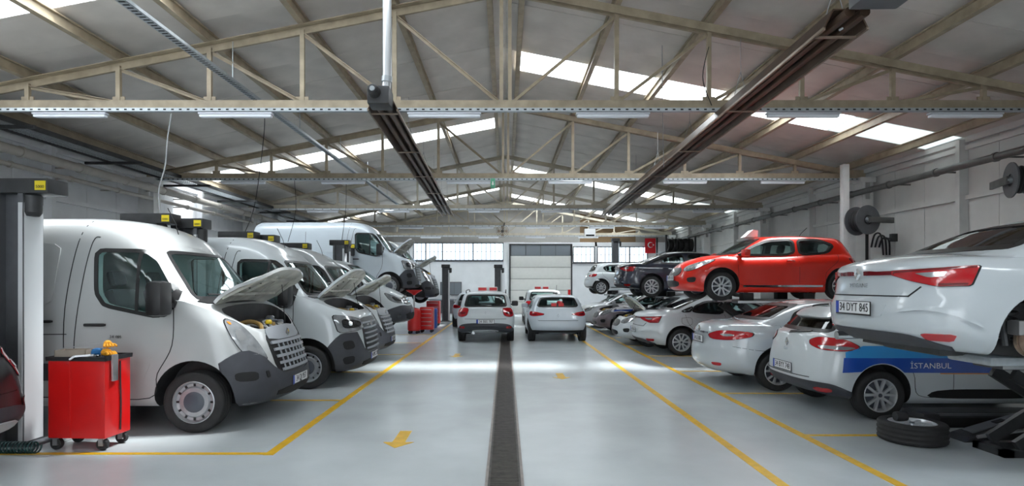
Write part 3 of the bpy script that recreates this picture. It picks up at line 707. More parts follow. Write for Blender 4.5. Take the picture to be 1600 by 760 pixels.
        it += [('air_intake', FC, [(5.24, .96, .78), (5.40, .84, .80), (5.43, .80, .66), (5.30, .96, .64)], 'gap', dict(off=.022)),
               ('air_intake', FC, [(5.24, .96, .52), (5.42, .82, .54), (5.42, .82, .42), (5.30, .96, .40)], 'gap', dict(off=.022)),
               ('lower_grille', 'F', sym([(.55, .34), (.55, .43)]), 'gap', dict(off=.022, mir=False, rnd=1))]
        sp['bands'] = [('front_bumper', 'F', 4.95, [(4.95, .26), (5.55, .27)], [(4.95, .60), (5.1, .78), (5.3, .92), (5.46, .92), (5.52, .58), (5.55, .54)], 'dark_plastic', .014)]
        sp['badges'] = [('F', 0, 1.02, .17)]
    sp['items'] = it; return sp
def trafic():
    sp = dict(L=5.0, W=.978, axles=(.97, 4.067), rw=.34, ra=.42, wheel='steel', z0=[(0, .32), (1, .26), (4.5, .25), (5, .28)],
        z1=[(0, 1.2), (3.5, 1.24), (4.0, 1.22), (4.3, 1.14), (4.65, 1.0), (5.0, .88)],
        tub=[(0, .08, 4.86, .86), (.05, .03, 4.94, .93), (.25, 0, 5.0, .97), (.45, 0, 4.99, .978), (.7, .01, 4.93, .975), (1, .02, 4.78, .96)],
        tc=(.12, 4, .75, 2.5), sh=[(0, 0), (3.9, 0), (4.3, .06), (5, .1)], hoodcrown=.06,
        gh=[(0, .02, 4.30, .975), (.5, .05, 3.84, .94), (.85, .1, 3.48, .88), (.95, .13, 3.36, .83), (1, .22, 3.22, .74)], gc=(.1, 4, .42, 2.8),
        zr=[(0, 1.88), (.3, 1.91), (2.8, 1.92), (3.3, 1.87), (4.3, 1.78)], roofcrown=.05, cabdrop=.5, cabmid=3.0, lining='cab_lining',
        side_glass=[('front', [(2.72, 1.76), (3.30, 1.74), (3.62, 1.52), (3.85, 1.30), (3.80, 1.2), (2.80, 1.2)])], windshield=[(.70, 1.30), (.76, 1.36), (.60, 1.80), (.5, 1.82)],
        seat=(2.9, .72), mirror=(3.75, 1.30, .24, .30, 'dark_plastic'), handle_mat='black_trim', handles=[(2.85, 1.08, .2)], seam_w=.01,
        seams=[[(2.62, .4), (2.62, 1.2), (2.7, 1.82)], [(2.62, .4), (3.55, .4), (3.75, .9), (3.85, 1.2)], [(3.1, 1.21), (3.2, .85)] if False else [(2.5, .4), (2.5, 1.8)]], badges=[('F', 0, .93, .15)])
    sp['items'] = [('headlamp', 'FC', [(4.42, .93, 1.08), (4.66, .76, .99), (4.86, .50, .86), (4.90, .44, .78), (4.70, .80, .80), (4.55, .92, .88)], 'lamp_clear',
                    dict(off=.012, sub=[('lamp_reflector', [(4.58, .84, .97), (4.76, .66, .89), (4.84, .54, .82), (4.66, .80, .84)], 'lamp_black')])),
                   ('grille', 'F', sym([(.50, .74), (.46, .90), (.2, .97)]), 'black_trim', dict(off=.01, mir=False, rnd=1)),
                   ('lower_grille', 'F', sym([(.5, .34), (.6, .52)]), 'gap', dict(off=.024, mir=False, rnd=1)),
                   ('fog_lamp', 'FC', [(4.72, .84, .50), (4.80, .74, .50), (4.80, .74, .40), (4.72, .84, .40)], 'lamp_black', dict(off=.026))]
    sp['items'] += bars(2, .44, .48, .80, .88, .02, 'chrome', off=.022)
    sp['bands'] = [('front_bumper', 'F', 4.35, [(4.35, .25), (5, .27)], [(4.35, .56), (4.7, .68), (4.9, .72), (5, .70)], 'dark_plastic', .014)]
    return sp
def megane():
    sp = dict(L=4.63, W=.907, axles=(.99, 3.70), rw=.325, ra=.385, z0=[(0, .30), (.5, .25), (1.4, .18), (3.4, .18), (4.2, .2), (4.63, .22)],
        z1=[(0, .95), (.12, .985), (.5, 1.03), (1.2, 1.03), (2, .985), (3.2, .95), (3.7, .95), (4.2, .865), (4.5, .76), (4.63, .70)],
        tub=[(0, .17, 4.48, .80), (.06, .09, 4.56, .86), (.2, .015, 4.62, .90), (.42, .0, 4.63, .907), (.6, .045, 4.60, .905), (.85, .06, 4.52, .885), (.95, .05, 4.47, .855), (1, .08, 4.42, .835)],
        tc=(.70, 2.45, .80, 2.5), sh=[(0, .02), (.5, .05), (4.6, .06)], hoodcrown=.06,
        gh=[(0, .42, 3.86, .80), (.35, .74, 3.56, .765), (.65, 1.05, 3.27, .715), (.85, 1.29, 3.06, .66), (.95, 1.44, 2.94, .615), (1, 1.58, 2.82, .53)], gc=(.50, 2.8, .40, 2.8),
        zr=[(1.0, 1.33), (1.5, 1.385), (2.1, 1.405), (2.8, 1.385), (3.9, 1.32)], roofcrown=.04, cabmid=2.2,
        side_glass=[('front', [(3.36, 1.0), (2.95, 1.22), (2.72, 1.31), (2.12, 1.34), (2.16, 1.01)]), ('rear', [(2.06, 1.01), (2.02, 1.34), (1.62, 1.31), (1.36, 1.20), (1.28, 1.06)]), ('x', [(1.24, 1.07), (1.31, 1.19), (1.18, 1.14), (1.02, 1.07)])],
        windshield=[(.66, 1.05), (.68, 1.08), (.53, 1.35), (.45, 1.37)], rear_glass=[(.62, 1.115), (.63, 1.14), (.50, 1.345), (.42, 1.375)], seat=(2.35, .50), rear_seat=1.5, rglass='dark_glass', glass='glass',
        mirror=(3.28, 1.03, .17, .14, 'white_paint'), handles=[(2.28, .86, .17), (1.42, .90, .17)],
        seams=[[(2.10, .30), (2.08, 1.0)], [(2.10, .30), (3.28, .32), (3.42, .60), (3.40, .95)], [(2.10, .30), (1.42, .31), (1.36, .55), (1.15, .80), (1.10, 1.0)],
               [(1.0, .92), (1.22, .92), (1.24, .78), (1.12, .74), (1.0, .8), (1.0, .92)]],
        badges=[('R', 0, .905, .12), ('F', 0, .66, .15)])
    sp['items'] = [('tail_lamp', 'RC', [(.10, .40, .930), (.26, .74, .945), (.46, .88, .962), (.40, .87, .80), (.23, .74, .795), (.15, .54, .845), (.10, .40, .895)], 'lamp_red',
                    dict(off=.012, rnd=2, r=.08, sub=[('lamp_insert', [(.165, .58, .905), (.23, .70, .912), (.30, .77, .915), (.275, .755, .875), (.21, .68, .868)], 'lamp_clear', dict(r=.1)),
                                                   ('lamp_insert', [(.105, .42, .924), (.45, .87, .955), (.44, .87, .943), (.105, .42, .910)], 'lamp_dark_red', dict(rnd=0)),
                                                   ('lamp_insert', [(.24, .74, .82), (.39, .86, .822), (.38, .86, .805), (.24, .74, .802)], 'lamp_dark_red', dict(rnd=0))])),
                   ('tail_lamp_bar', 'R', [(.08, .895), (.42, .893), (.42, .93), (.08, .928)], 'lamp_dark_red', dict(off=.012, rnd=0)),
                   ('boot_gap', 'R', [(.55, .715), (-.55, .715), (-.55, .704), (.55, .704)], 'gap', dict(off=.004, rnd=0, mir=False)),
                   ('boot_gap', 'R', [(.54, .710), (.62, .795), (.63, .79), (.55, .702)], 'gap', dict(off=.004, rnd=0)),
                   ('plate_recess', 'R', sym([(.34, .50), (.40, .66)]), 'white_paint', dict(off=.006, mir=False, rnd=1)),
                   ('bumper_crease', 'RC', [(.09, .50, .60), (.16, .70, .635), (.34, .86, .60), (.50, .90, .47), (.48, .90, .465), (.30, .85, .56), (.15, .70, .60), (.09, .50, .57)], 'white_paint', dict(off=.02, rnd=1)),
                   ('reflector', 'RC', [(.19, .62, .405), (.36, .80, .405), (.34, .78, .35), (.22, .65, .355)], 'lamp_red', dict(off=.014, rnd=1, r=.15)),
                   ('headlamp', 'FC', [(4.05, .86, .88), (4.35, .70, .80), (4.52, .50, .72), (4.54, .46, .64), (4.40, .72, .64), (4.18, .86, .72)], 'lamp_clear', dict(off=.01, sub=[('lamp_reflector', [(4.22, .80, .80), (4.46, .58, .72), (4.40, .68, .68)], 'lamp_black')])),
                   ('grille', 'F', sym([(.40, .56), (.44, .66), (.30, .74)]), 'black_trim', dict(off=.01, mir=False)), ('lower_grille', 'F', sym([(.55, .28), (.5, .42)]), 'black_trim', dict(off=.01, mir=False)),
                   ('sill_strip', 'S', [(1.5, .25), (3.3, .25), (3.3, .285), (1.5, .285)], 'chrome', dict(off=.008, rnd=0))]
    sp['bands'] = [('rear_diffuser', 'R', .30, [(0, .285), (.6, .26)], [(0, .40), (.08, .39), (.20, .33), (.30, .29)], 'dark_plastic', .012)]
    return sp
def clio():
    sp = dict(L=4.05, W=.90, axles=(.62, 3.203), rw=.315, ra=.375, z0=[(0, .32), (.4, .24), (1, .18), (3, .18), (4.05, .22)],
        z1=[(0, .94), (.3, 1.0), (1, .985), (2, .935), (2.8, .925), (3.1, .955), (3.5, .89), (3.85, .78), (4.05, .70)],
        tub=[(0, .14, 3.90, .78), (.06, .07, 3.97, .85), (.25, .0, 4.04, .89), (.5, .02, 4.05, .90), (.75, .09, 3.99, .89), (.9, .14, 3.92, .86), (1, .17, 3.86, .83)],
        tc=(.55, 2.6, .72, 2.4), hoodcrown=.06,
        gh=[(0, .17, 3.26, .80), (.4, .26, 2.90, .75), (.7, .33, 2.61, .695), (.88, .38, 2.42, .64), (.96, .42, 2.33, .60), (1, .48, 2.24, .52)], gc=(.42, 2.8, .38, 2.7),
        zr=[(.2, 1.32), (.7, 1.38), (1.5, 1.405), (2.2, 1.385), (3.2, 1.30)], roofcrown=.035, cabmid=1.6,
        side_glass=[('front', [(2.82, .985), (2.45, 1.19), (2.15, 1.30), (1.58, 1.335), (1.60, .985)]), ('rear', [(1.50, .985), (1.50, 1.335), (1.0, 1.32), (.72, 1.20), (.88, 1.03)])],
        windshield=[(.66, 1.02), (.68, 1.05), (.52, 1.34), (.45, 1.36)], rear_glass=[(.56, 1.06), (.62, 1.10), (.52, 1.31), (.44, 1.33)], seat=(1.75, .50), rear_seat=.95,
        mirror=(2.72, 1.03, .17, .15, 'white_paint'), handles=[(1.72, .86, .17)],
        seams=[[(1.55, .30), (1.54, .98)], [(1.55, .30), (2.72, .32), (2.85, .62), (2.84, .95)], [(1.55, .30), (1.02, .32), (.98, .60), (.72, .85), (.68, 1.0)]], badges=[('R', 0, .80, .12), ('F', 0, .64, .16)])
    sp['items'] = [('tail_lamp', 'RC', [(.10, .46, .86), (.17, .66, .90), (.42, .86, .93), (.36, .86, .80), (.18, .74, .78), (.09, .48, .82)], 'lamp_red', dict(off=.012, sub=[('lamp_insert', [(.18, .66, .86), (.30, .80, .87), (.28, .80, .82), (.16, .66, .82)], 'lamp_dark_red')])),
                   ('headlamp', 'FC', [(3.40, .88, .90), (3.70, .76, .84), (3.92, .50, .74), (3.95, .48, .66), (3.85, .66, .64), (3.66, .80, .72), (3.45, .89, .84)], 'lamp_clear', dict(off=.01, sub=[('lamp_reflector', [(3.64, .78, .80), (3.86, .56, .72), (3.84, .62, .68), (3.68, .78, .74)], 'lamp_chrome')])),
                   ('grille', 'F', sym([(.34, .54), (.42, .64), (.30, .73)]), 'black_trim', dict(off=.01, mir=False)), ('lower_grille', 'F', sym([(.42, .30), (.44, .44)]), 'black_trim', dict(off=.01, mir=False)),
                   ('fog_intake', 'FC', [(3.72, .80, .52), (3.88, .64, .50), (3.86, .66, .40), (3.74, .78, .40)], 'black_trim', dict(off=.01)),
                   ('sill_strip', 'S', [(1.05, .30), (2.75, .30), (2.75, .34), (1.05, .34)], 'chrome', dict(off=.012, rnd=0)),
                   ('boot_gap', 'R', [(.60, .66), (-.60, .66), (-.60, .65), (.60, .65)], 'gap', dict(off=.004, rnd=0, mir=False))]
    sp['bands'] = [('rear_bumper_strip', 'R', .34, [(0, .28), (.4, .25)], [(0, .37), (.15, .37), (.34, .34)], 'black_trim', .012)]
    return sp
def sandero():
    sp = dict(L=4.08, W=.87, axles=(.72, 3.31), rw=.325, ra=.385, z0=[(0, .36), (.4, .28), (1, .22), (3, .22), (4.08, .26)],
        z1=[(0, .98), (.3, 1.04), (1, 1.02), (2, .98), (2.85, .97), (3.1, 1.0), (3.6, .93), (3.9, .84), (4.08, .76)],
        tub=[(0, .12, 3.93, .76), (.06, .06, 4.0, .82), (.25, .0, 4.07, .86), (.5, .02, 4.08, .87), (.8, .07, 4.0, .86), (1, .12, 3.88, .81)], tc=(.45, 3, .65, 2.6), hoodcrown=.06,
        gh=[(0, .14, 3.20, .79), (.4, .20, 2.88, .75), (.7, .25, 2.63, .71), (.88, .29, 2.48, .67), (.96, .32, 2.40, .63), (1, .38, 2.30, .55)], gc=(.38, 3.2, .38, 2.8),
        zr=[(.2, 1.45), (.7, 1.49), (1.5, 1.505), (2.3, 1.475), (3.2, 1.4)], roofcrown=.035, cabmid=1.6,
        side_glass=[('front', [(2.78, 1.03), (2.45, 1.26), (2.2, 1.39), (1.58, 1.42), (1.60, 1.03)]), ('rear', [(1.50, 1.03), (1.50, 1.42), (.80, 1.39), (.70, 1.30), (.78, 1.05)])],
        windshield=[(.66, 1.08), (.68, 1.1), (.54, 1.43), (.45, 1.45)], rear_glass=[(.60, 1.08), (.63, 1.12), (.56, 1.40), (.48, 1.425)], seat=(1.75, .56), rear_seat=.95,
        mirror=(2.68, 1.1, .18, .18, 'black_trim'), handles=[(1.72, .9, .17)],
        seams=[[(1.55, .34), (1.54, 1.02)], [(1.55, .34), (2.75, .36), (2.86, .66), (2.84, .98)]], badges=[('R', 0, .90, .08)])
    sp['items'] = [('tail_lamp', 'RC', [(.07, .58, 1.02), (.16, .72, 1.04), (.30, .82, 1.03), (.26, .84, .80), (.12, .72, .77), (.06, .58, .82)], 'lamp_red', dict(off=.012, sub=[('lamp_insert', [(.10, .62, .92), (.24, .80, .92), (.24, .81, .85), (.10, .64, .85)], 'lamp_dark_red')])),
                   ('reflector', 'RC', [(.06, .62, .50), (.16, .76, .50), (.15, .76, .44), (.07, .62, .44)], 'lamp_red', dict(off=.018)),
                   ('headlamp', 'FC', [(3.50, .84, .94), (3.80, .66, .88), (3.92, .5, .80), (3.92, .52, .70), (3.75, .74, .72), (3.55, .85, .80)], 'lamp_clear', dict(off=.01)),
                   ('grille', 'F', sym([(.42, .64), (.44, .76)]), 'black_trim', dict(off=.01, mir=False)),
                   ('skid_plate', 'R', sym([(.34, .30), (.42, .40)]), 'alloy', dict(off=.022, mir=False)),
                   ('boot_gap', 'R', [(.62, .72), (-.62, .72), (-.62, .71), (.62, .71)], 'gap', dict(off=.004, rnd=0, mir=False))]
    sp['bands'] = [('rear_bumper_strip', 'R', .40, [(0, .30), (.5, .28)], [(0, .60), (.10, .55), (.25, .42), (.40, .40)], 'dark_plastic', .012)]
    return sp
def suv():
    sp = sandero(); sp['items'] = [i for i in sp['items'] if i[0] not in ('tail_lamp', 'skid_plate', 'reflector')]
    sp['items'] += [('tail_lamp', 'RC', [(.14, .70, 1.10), (.20, .77, 1.13), (.34, .84, 1.11), (.32, .84, .86), (.18, .78, .83), (.13, .72, .86)], 'lamp_red', dict(off=.014, sub=[('lamp_insert', [(.15, .72, 1.0), (.28, .82, 1.0), (.28, .82, .93), (.15, .72, .92)], 'lamp_dark_red')])),
                    ('reflector', 'RC', [(.10, .70, .62), (.18, .79, .64), (.17, .79, .52), (.11, .72, .52)], 'lamp_dark_red', dict(off=.018)),
                    ('skid_plate', 'R', [(.55, .36), (-.55, .36), (-.62, .46), (.62, .46)], 'alloy', dict(off=.03, thick=.03, mir=False))]
    return sp
def fluence():
    sp = megane(); sp.update(L=4.62, W=.905, axles=(1.06, 3.72),
        z0=[(0, .28), (.5, .26), (1.4, .20), (3.4, .20), (4.2, .22), (4.62, .25)],
        z1=[(0, .98), (.10, 1.03), (.5, 1.07), (1.2, 1.06), (2, 1.01), (3.2, .97), (3.7, .97), (4.2, .89), (4.5, .80), (4.62, .72)],
        tub=[(0, .16, 4.46, .80), (.06, .08, 4.54, .86), (.2, .01, 4.61, .895), (.45, .0, 4.62, .905), (.65, .045, 4.58, .90), (.9, .07, 4.50, .87), (1, .12, 4.40, .82)], tc=(.78, 2.35, .85, 2.3),
        gh=[(0, .45, 3.84, .79), (.4, .80, 3.50, .75), (.7, 1.10, 3.22, .70), (.87, 1.32, 3.04, .645), (.96, 1.47, 2.92, .60), (1, 1.62, 2.80, .52)],
        zr=[(1.0, 1.36), (1.5, 1.42), (2.1, 1.445), (2.8, 1.42), (3.9, 1.35)], gc=(.55, 2.5, .42, 2.7),
        side_glass=[('front', [(3.34, 1.03), (2.95, 1.25), (2.72, 1.345), (2.12, 1.375), (2.16, 1.04)]), ('rear', [(2.06, 1.05), (2.02, 1.375), (1.62, 1.34), (1.40, 1.25), (1.30, 1.11)])],
        windshield=[(.66, 1.07), (.68, 1.1), (.53, 1.38), (.45, 1.40)], rear_glass=[(.60, 1.155), (.62, 1.18), (.50, 1.375), (.42, 1.40)],
        badges=[('R', 0, .97, .12)], handles=[(2.28, .90, .17), (1.42, .94, .17)],
        seams=[[(2.10, .32), (2.08, 1.03)], [(2.10, .32), (3.28, .34), (3.42, .62), (3.40, .97)], [(2.10, .32), (1.45, .33), (1.38, .58), (1.2, .83), (1.14, 1.05)], [(.35, .72), (.8, .66), (1.1, .70)]])
    sp['items'] = [('tail_lamp', 'RC', [(.10, .36, .90), (.22, .62, .98), (.62, .90, .96), (.60, .90, .88), (.30, .78, .82), (.12, .44, .82)], 'lamp_red', dict(off=.012, sub=[('lamp_insert', [(.21, .58, .915), (.34, .74, .925), (.40, .79, .895), (.26, .68, .875)], 'lamp_clear')])),
                   ('number_recess', 'R', sym([(.36, .74), (.40, .88)]), 'white_paint', dict(off=-.004, thick=.02, mir=False)),
                   ('plate_trim', 'R', sym([(.36, .90), (.36, .93)]), 'chrome', dict(off=.02, mir=False, rnd=0)),
                   ('reflector', 'RC', [(.10, .50, .44), (.22, .66, .44), (.21, .66, .39), (.12, .52, .39)], 'lamp_red', dict(off=.012)),
                   ('headlamp', 'FC', [(3.95, .84, .90), (4.3, .70, .84), (4.5, .46, .74), (4.46, .56, .66), (4.15, .82, .72)], 'lamp_clear', dict(off=.01)),
                   ('grille', 'F', sym([(.50, .34), (.50, .46)]), 'black_trim', dict(off=.01, mir=False))]
    sp['bands'] = []
    return sp
def estate():
    sp = dict(L=4.26, W=.866, axles=(.86, 3.44), rw=.315, ra=.375, z0=[(0, .34), (.4, .27), (1, .20), (3.2, .20), (4.26, .24)],
        z1=[(0, 1.02), (.3, 1.07), (1, 1.05), (2, 1.0), (3.0, .96), (3.35, .97), (3.8, .90), (4.1, .79), (4.26, .72)],
        tub=[(0, .12, 4.1, .76), (.06, .06, 4.18, .82), (.25, .0, 4.25, .855), (.5, .02, 4.26, .866), (.8, .07, 4.18, .86), (1, .12, 4.06, .81)], tc=(.50, 2.7, .75, 2.4), hoodcrown=.06,
        gh=[(0, .13, 3.46, .79), (.4, .28, 3.12, .74), (.7, .38, 2.84, .69), (.88, .45, 2.66, .64), (.96, .50, 2.57, .60), (1, .56, 2.46, .53)], gc=(.36, 3, .38, 2.8),
        zr=[(.2, 1.33), (.7, 1.385), (1.7, 1.41), (2.4, 1.39), (3.4, 1.31)], roofcrown=.035, cabmid=1.8,
        side_glass=[('front', [(3.02, 1.0), (2.65, 1.2), (2.35, 1.30), (1.80, 1.335), (1.82, 1.0)]), ('rear', [(1.72, 1.04), (1.72, 1.335), (1.15, 1.33), (1.10, 1.08)]), ('quarter', [(1.04, 1.09), (1.06, 1.32), (.66, 1.30), (.48, 1.20), (.46, 1.11)])],
        windshield=[(.64, 1.04), (.66, 1.06), (.52, 1.35), (.45, 1.37)], rear_glass=[(.60, 1.11), (.64, 1.14), (.53, 1.33), (.45, 1.35)], rglass='dark_glass', glass='dark_glass', seat=(1.95, .50), rear_seat=1.15,
        mirror=(2.92, 1.05, .17, .15, 'black_trim'), handles=[(1.98, .88, .17)],
        seams=[[(1.78, .30), (1.76, 1.0)], [(1.78, .30), (2.95, .32), (3.08, .62), (3.06, .96)], [(1.78, .30), (1.34, .32), (1.26, .60), (1.08, .86), (1.04, 1.03)], [(.62, .90), (.82, .90), (.83, .76), (.70, .73), (.60, .80), (.62, .90)]],
        badges=[('R', 0, .93, .13)])
    sp['items'] = [('tail_lamp', 'RC', [(.07, .54, 1.00), (.14, .66, 1.05), (.40, .82, 1.03), (.60, .86, .93), (.40, .85, .88), (.14, .70, .89), (.07, .56, .94)], 'lamp_red',
                    dict(off=.012, rnd=3, sub=[('lamp_insert', [(.12, .66, .945), (.44, .84, .94), (.54, .855, .92), (.40, .845, .895), (.14, .69, .905)], 'lamp_clear')])),
                   ('sky_stripe', 'S', [(.40, .79), (.40, .87), (.62, .95), (2.35, .95), (2.30, .79)], 'stripe_sky', dict(off=.009, rnd=0, res=.1, sub=[('dark_stripe', [(.36, .61), (.38, .80), (2.35, .80), (2.28, .61)]+[(.86+.388*math.cos(math.radians(a)), .345+.388*math.sin(math.radians(a))) for a in range(44, 138, 6)], 'stripe_blue', dict(rnd=0, off=.010)),
                        ('thin_stripe', [(1.6, .61), (2.28, .61), (2.28, .597), (1.6, .597)], 'lamp_amber', dict(rnd=0, off=.010))])),
                   ('sill_panel', 'S', [(1.40, .28), (2.9, .28), (2.75, .40), (1.55, .40)], 'gap', dict(off=.010)),
                   ('reflector', 'RC', [(.09, .62, .40), (.26, .79, .40), (.25, .79, .35), (.12, .64, .35)], 'lamp_red', dict(off=.022)),
                   ('headlamp', 'FC', [(3.65, .82, .92), (3.95, .68, .84), (4.1, .46, .74), (4.06, .56, .66), (3.8, .80, .72)], 'lamp_clear', dict(off=.01)),
                   ('wiper', 'R', [(.02, 1.05), (-.35, 1.09), (-.35, 1.10), (.02, 1.075)], 'black_trim', dict(off=.02, rnd=0, mir=False)),
                   ('tailgate_spoiler', 'T', [(.40, .44), (.40, -.44), (.60, -.52), (.60, .52)], 'white_paint', dict(off=.03, thick=.05, mir=False)),
                   ('boot_gap', 'R', [(.58, .52), (-.58, .52), (-.58, .51), (.58, .51)], 'gap', dict(off=.004, rnd=0, mir=False))]
    sp['bands'] = [('rear_bumper_strip', 'R', .62, [(0, .30), (.6, .26)], [(0, .47), (.2, .46), (.45, .36), (.62, .30)], 'dark_plastic', .014)]
    return sp
# ---------------------------------------------------------------- the hall
ORD = ['first', 'second', 'third', 'fourth', 'fifth', 'sixth', 'seventh']
Y0, Y1, XW = -5.0, 34.8, 10.1
RZ, SL = 6.9, .195
TR = [9.5, 15.7, 21.9, 28.1, 33.9]
def at(px, py, d): return Vector(((px-VPX)*d/FPX, d, CAMH+(HORIZON-py)*d/FPX))
floor = struct('floor', MB().box(-XW-.2, XW+.2, Y0, Y1+.3, -.15, 0).mesh('floor', 'floor_epoxy'))
def line(x0, y0, x1, y1, wd, h=.003):
    d = Vector((x1-x0, y1-y0, 0)).normalized(); n = Vector((-d.y, d.x, 0))*wd/2; a = Vector((x0, y0, 0)); b = Vector((x1, y1, 0))
    obj('floor_line', MB().prism([a-n, b-n, b+n, a+n], (0, 0, h)).mesh('floor_line', 'line_yellow', None), floor)
line(-2.42, 5.87, -2.42, 30, .10)
for y in (5.92, 8.65, 11.45, 14.3, 17.2, 20): line(-2.42, y, -8, y, .07, .0035)
line(2.40, 3.0, 2.40, 30, .10); line(3.42, 3.0, 3.42, 30, .10)
for y in (6.64, 9.2, 11.55, 14.0, 16.4, 18.9): line(3.42, y, 8.5, y, .07, .0035)
for x, y, s in ((-1.18, 6.45, 1), (-1.2, 14.1, 1), (1.05, 10.9, 1)):
    w_ = .07; o = [(-w_, .55), (w_, .55), (w_, .16), (.17, .16), (0, -.02), (-.17, .16), (-w_, .16)]
    obj('floor_arrow', MB().prism([Vector((x+a*1.0, y+b*1.25-.3, 0)) for a, b in o], (0, 0, .003)).mesh('floor_arrow', 'line_yellow', None), floor)
# drain channel
dr = tag(obj('floor_drain', None), 'long dark slotted drain channel running down the middle of the floor', 'drain')
b = MB()
for i in range(24): b.box(-.135, .135, .02+i*.0415, .02+i*.0415+.024, -.01, .004)
b.box(-.145, -.125, 0, .995, -.01, .005); b.box(.125, .145, 0, .995, -.01, .005)
gm = b.mesh('grate_section', 'grate_dark', None)
for i in range(31): obj('grate_section', gm, dr, (-.01, 2.5+i, .003))
for s in (-1, 1): obj('edge_rail', MB().box(s*.158-.013-.01, s*.158+.013-.01, 2.5, 33.5, 0, .008).mesh('edge_rail', 'grate_edge', None), dr)
obj('channel_bed', MB().box(-.15, .13, 2.5, 33.5, .0005, .002).mesh('channel_bed', 'black_trim', None), dr)
# walls with sheet panels, posts and rails
def wall(side):
    s = -1 if side == 'left' else 1; m = 'wall_grey' if s < 0 else 'wall_white'
    w_ = struct('wall_'+side, MB().box(min(s*XW, s*(XW+.12)), max(s*XW, s*(XW+.12)), Y0, Y1, 0, 5.0).mesh('wall', m, None))
    n = 38; pw = (Y1-Y0)/n; pm = MB().box(-.012, .012, .006, pw-.006, 0, 4.93).mesh('wall_sheet', m, None)
    for i in range(n): obj('wall_sheet', pm, w_, (s*(XW-.012), Y0+i*pw, 0))
    for z, h in ((1.2, .09), (3.64, .09), (4.72, .10), (4.9, .14)): obj('wall_rail', MB().box(min(s*(XW-.10), s*(XW-.024)), max(s*(XW-.10), s*(XW-.024)), Y0, Y1, z-h/2, z+h/2).mesh('wall_rail', m, None), w_)
    for i in range(7):
        y = TR[0]-6.2+3.1+6.2*(i-1)
        if y < Y1: obj('wall_post', MB().box(min(s*(XW-.22), s*(XW-.02)), max(s*(XW-.22), s*(XW-.02)), y-.06, y+.06, 0, 4.9).mesh('wall_post', 'column_white' if s > 0 else m, None), w_)
    return w_
wl = wall('left'); wr = wall('right')
for s in (-1, 1):       # columns carrying the trusses, with an open pocket under the head
    for i, y in enumerate([3.3]+TR):
        if i == 0 and s < 0: continue
        b = MB(); a0, a1 = (s*9.92, s*9.62) if s > 0 else (s*9.92, s*9.50); x0, x1 = min(a0, a1), max(a0, a1)
        b.box(x0, x1, y-.16, y+.16, 0, 4.05); b.box(x0, x0+.09, y-.16, y+.16, 4.05, 4.5); b.box(x1-.09, x1, y-.16, y+.16, 4.05, 4.5); b.box(x0-.06, x1+.06, y-.19, y+.19, 4.5, 4.64)
        o = tag(obj('hall_column', b.mesh('hall_column', 'column_white', None)), None, None); o['kind'] = 'structure'
# back wall around its openings
wb = struct('wall_back', None)
OPEN = [(-5.6, -.12, 3.18, 4.28), (.27, 3.98, 0, 4.16), (4.06, 5.40, 3.05, 4.05), (5.52, 8.6, 3.05, 4.05)]
def wbox(x0, x1, z0, z1, m='wall_back', nm='wall_section', y0=Y1, y1=Y1+.15): obj(nm, MB().box(x0, x1, y0, y1, z0, z1).mesh(nm, m, None), wb)
wbox(-XW, -5.6, 0, 4.3); wbox(-5.6, -.12, 0, 3.18); wbox(-.12, .27, 0, 4.3); wbox(3.98, 4.06, 0, 4.3); wbox(4.06, 8.6, 0, 3.05); wbox(5.40, 5.52, 3.05, 4.3); wbox(8.6, XW, 0, 4.3); wbox(4.06, 8.6, 4.05, 4.3); wbox(.27, 3.98, 4.16, 4.3)
for i in range(18):
    x0 = -XW+i*1.1222; x1 = x0+1.1222; zt = lambda x: RZ-SL*abs(x)-.02
    obj('gable_sheet', MB().prism([Vector((x0, Y1+.012*(i % 2), 4.28)), Vector((x1, Y1+.012*(i % 2), 4.28)), Vector((x1, Y1+.012*(i % 2), zt(x1)+.03)), Vector((x0, Y1+.012*(i % 2), zt(x0)+.03))], (0, .12, 0)).mesh('gable_sheet', 'brown_panel' if 13 <= i <= 15 else 'gable_beige', None), wb)
def window(n, x0, x1, z0, z1, mull, bars, label):
    w_ = tag(obj('window_%d' % n, None), label, None, None, 'structure'); y = Y1+.05
    b = MB(); t = .06
    for q in ((x0, x0+t, z0, z1), (x1-t, x1, z0, z1), (x0, x1, z0, z0+t), (x0, x1, z1-t, z1)): b.box(q[0], q[1], y-.05, y+.05, q[2], q[3])
    obj('window_frame', b.mesh('window_frame', 'window_frame', None), w_)
    xs = [x0]+list(mull)+[x1]
    for x in mull: obj('mullion', MB().box(x-.035, x+.035, y-.05, y+.05, z0, z1).mesh('mullion', 'window_frame', None), w_)
    for a, c in zip(xs[:-1], xs[1:]):
        obj('window_pane', MB().box(a+.03, c-.03, y, y+.008, z0+.03, z1-.03).mesh('window_pane', 'window_glass', None), w_)
        k = max(1, int((c-a)/.24)); g = MB()
        for j in range(1, k): g.box(a+(c-a)*j/k-.017, a+(c-a)*j/k+.017, y-.05, y-.03, z0, z1)
        g.box(a, c, y-.05, y-.035, (z0+z1)/2-.011, (z0+z1)/2+.011); obj('window_bars', g.mesh('window_bars', 'window_frame', None), w_)
    obj('window_sill', MB().box(x0-.05, x1+.05, y-.12, y-.05, z0-.06, z0).mesh('window_sill', 'window_frame', None), w_)
window(1, *OPEN[0], (-4.83, -3.82, -1.97), 1, 'barred window band high in the white end wall'); window(2, *OPEN[2], (), 1, 'barred window beside the roller door'); window(3, *OPEN[3], (6.5, 7.5), 1, 'barred window band behind the raised hatchback')
dd = tag(obj('door_1', None), 'tall cream sectional door with a glazed top row in the end wall', None, None, 'structure')
for i in range(5): obj('door_panel', MB().box(.30, 3.95, Y1+.02, Y1+.08, .005+i*.695, .005+i*.695+.69, .012).mesh('door_panel', 'door_panel'), dd)
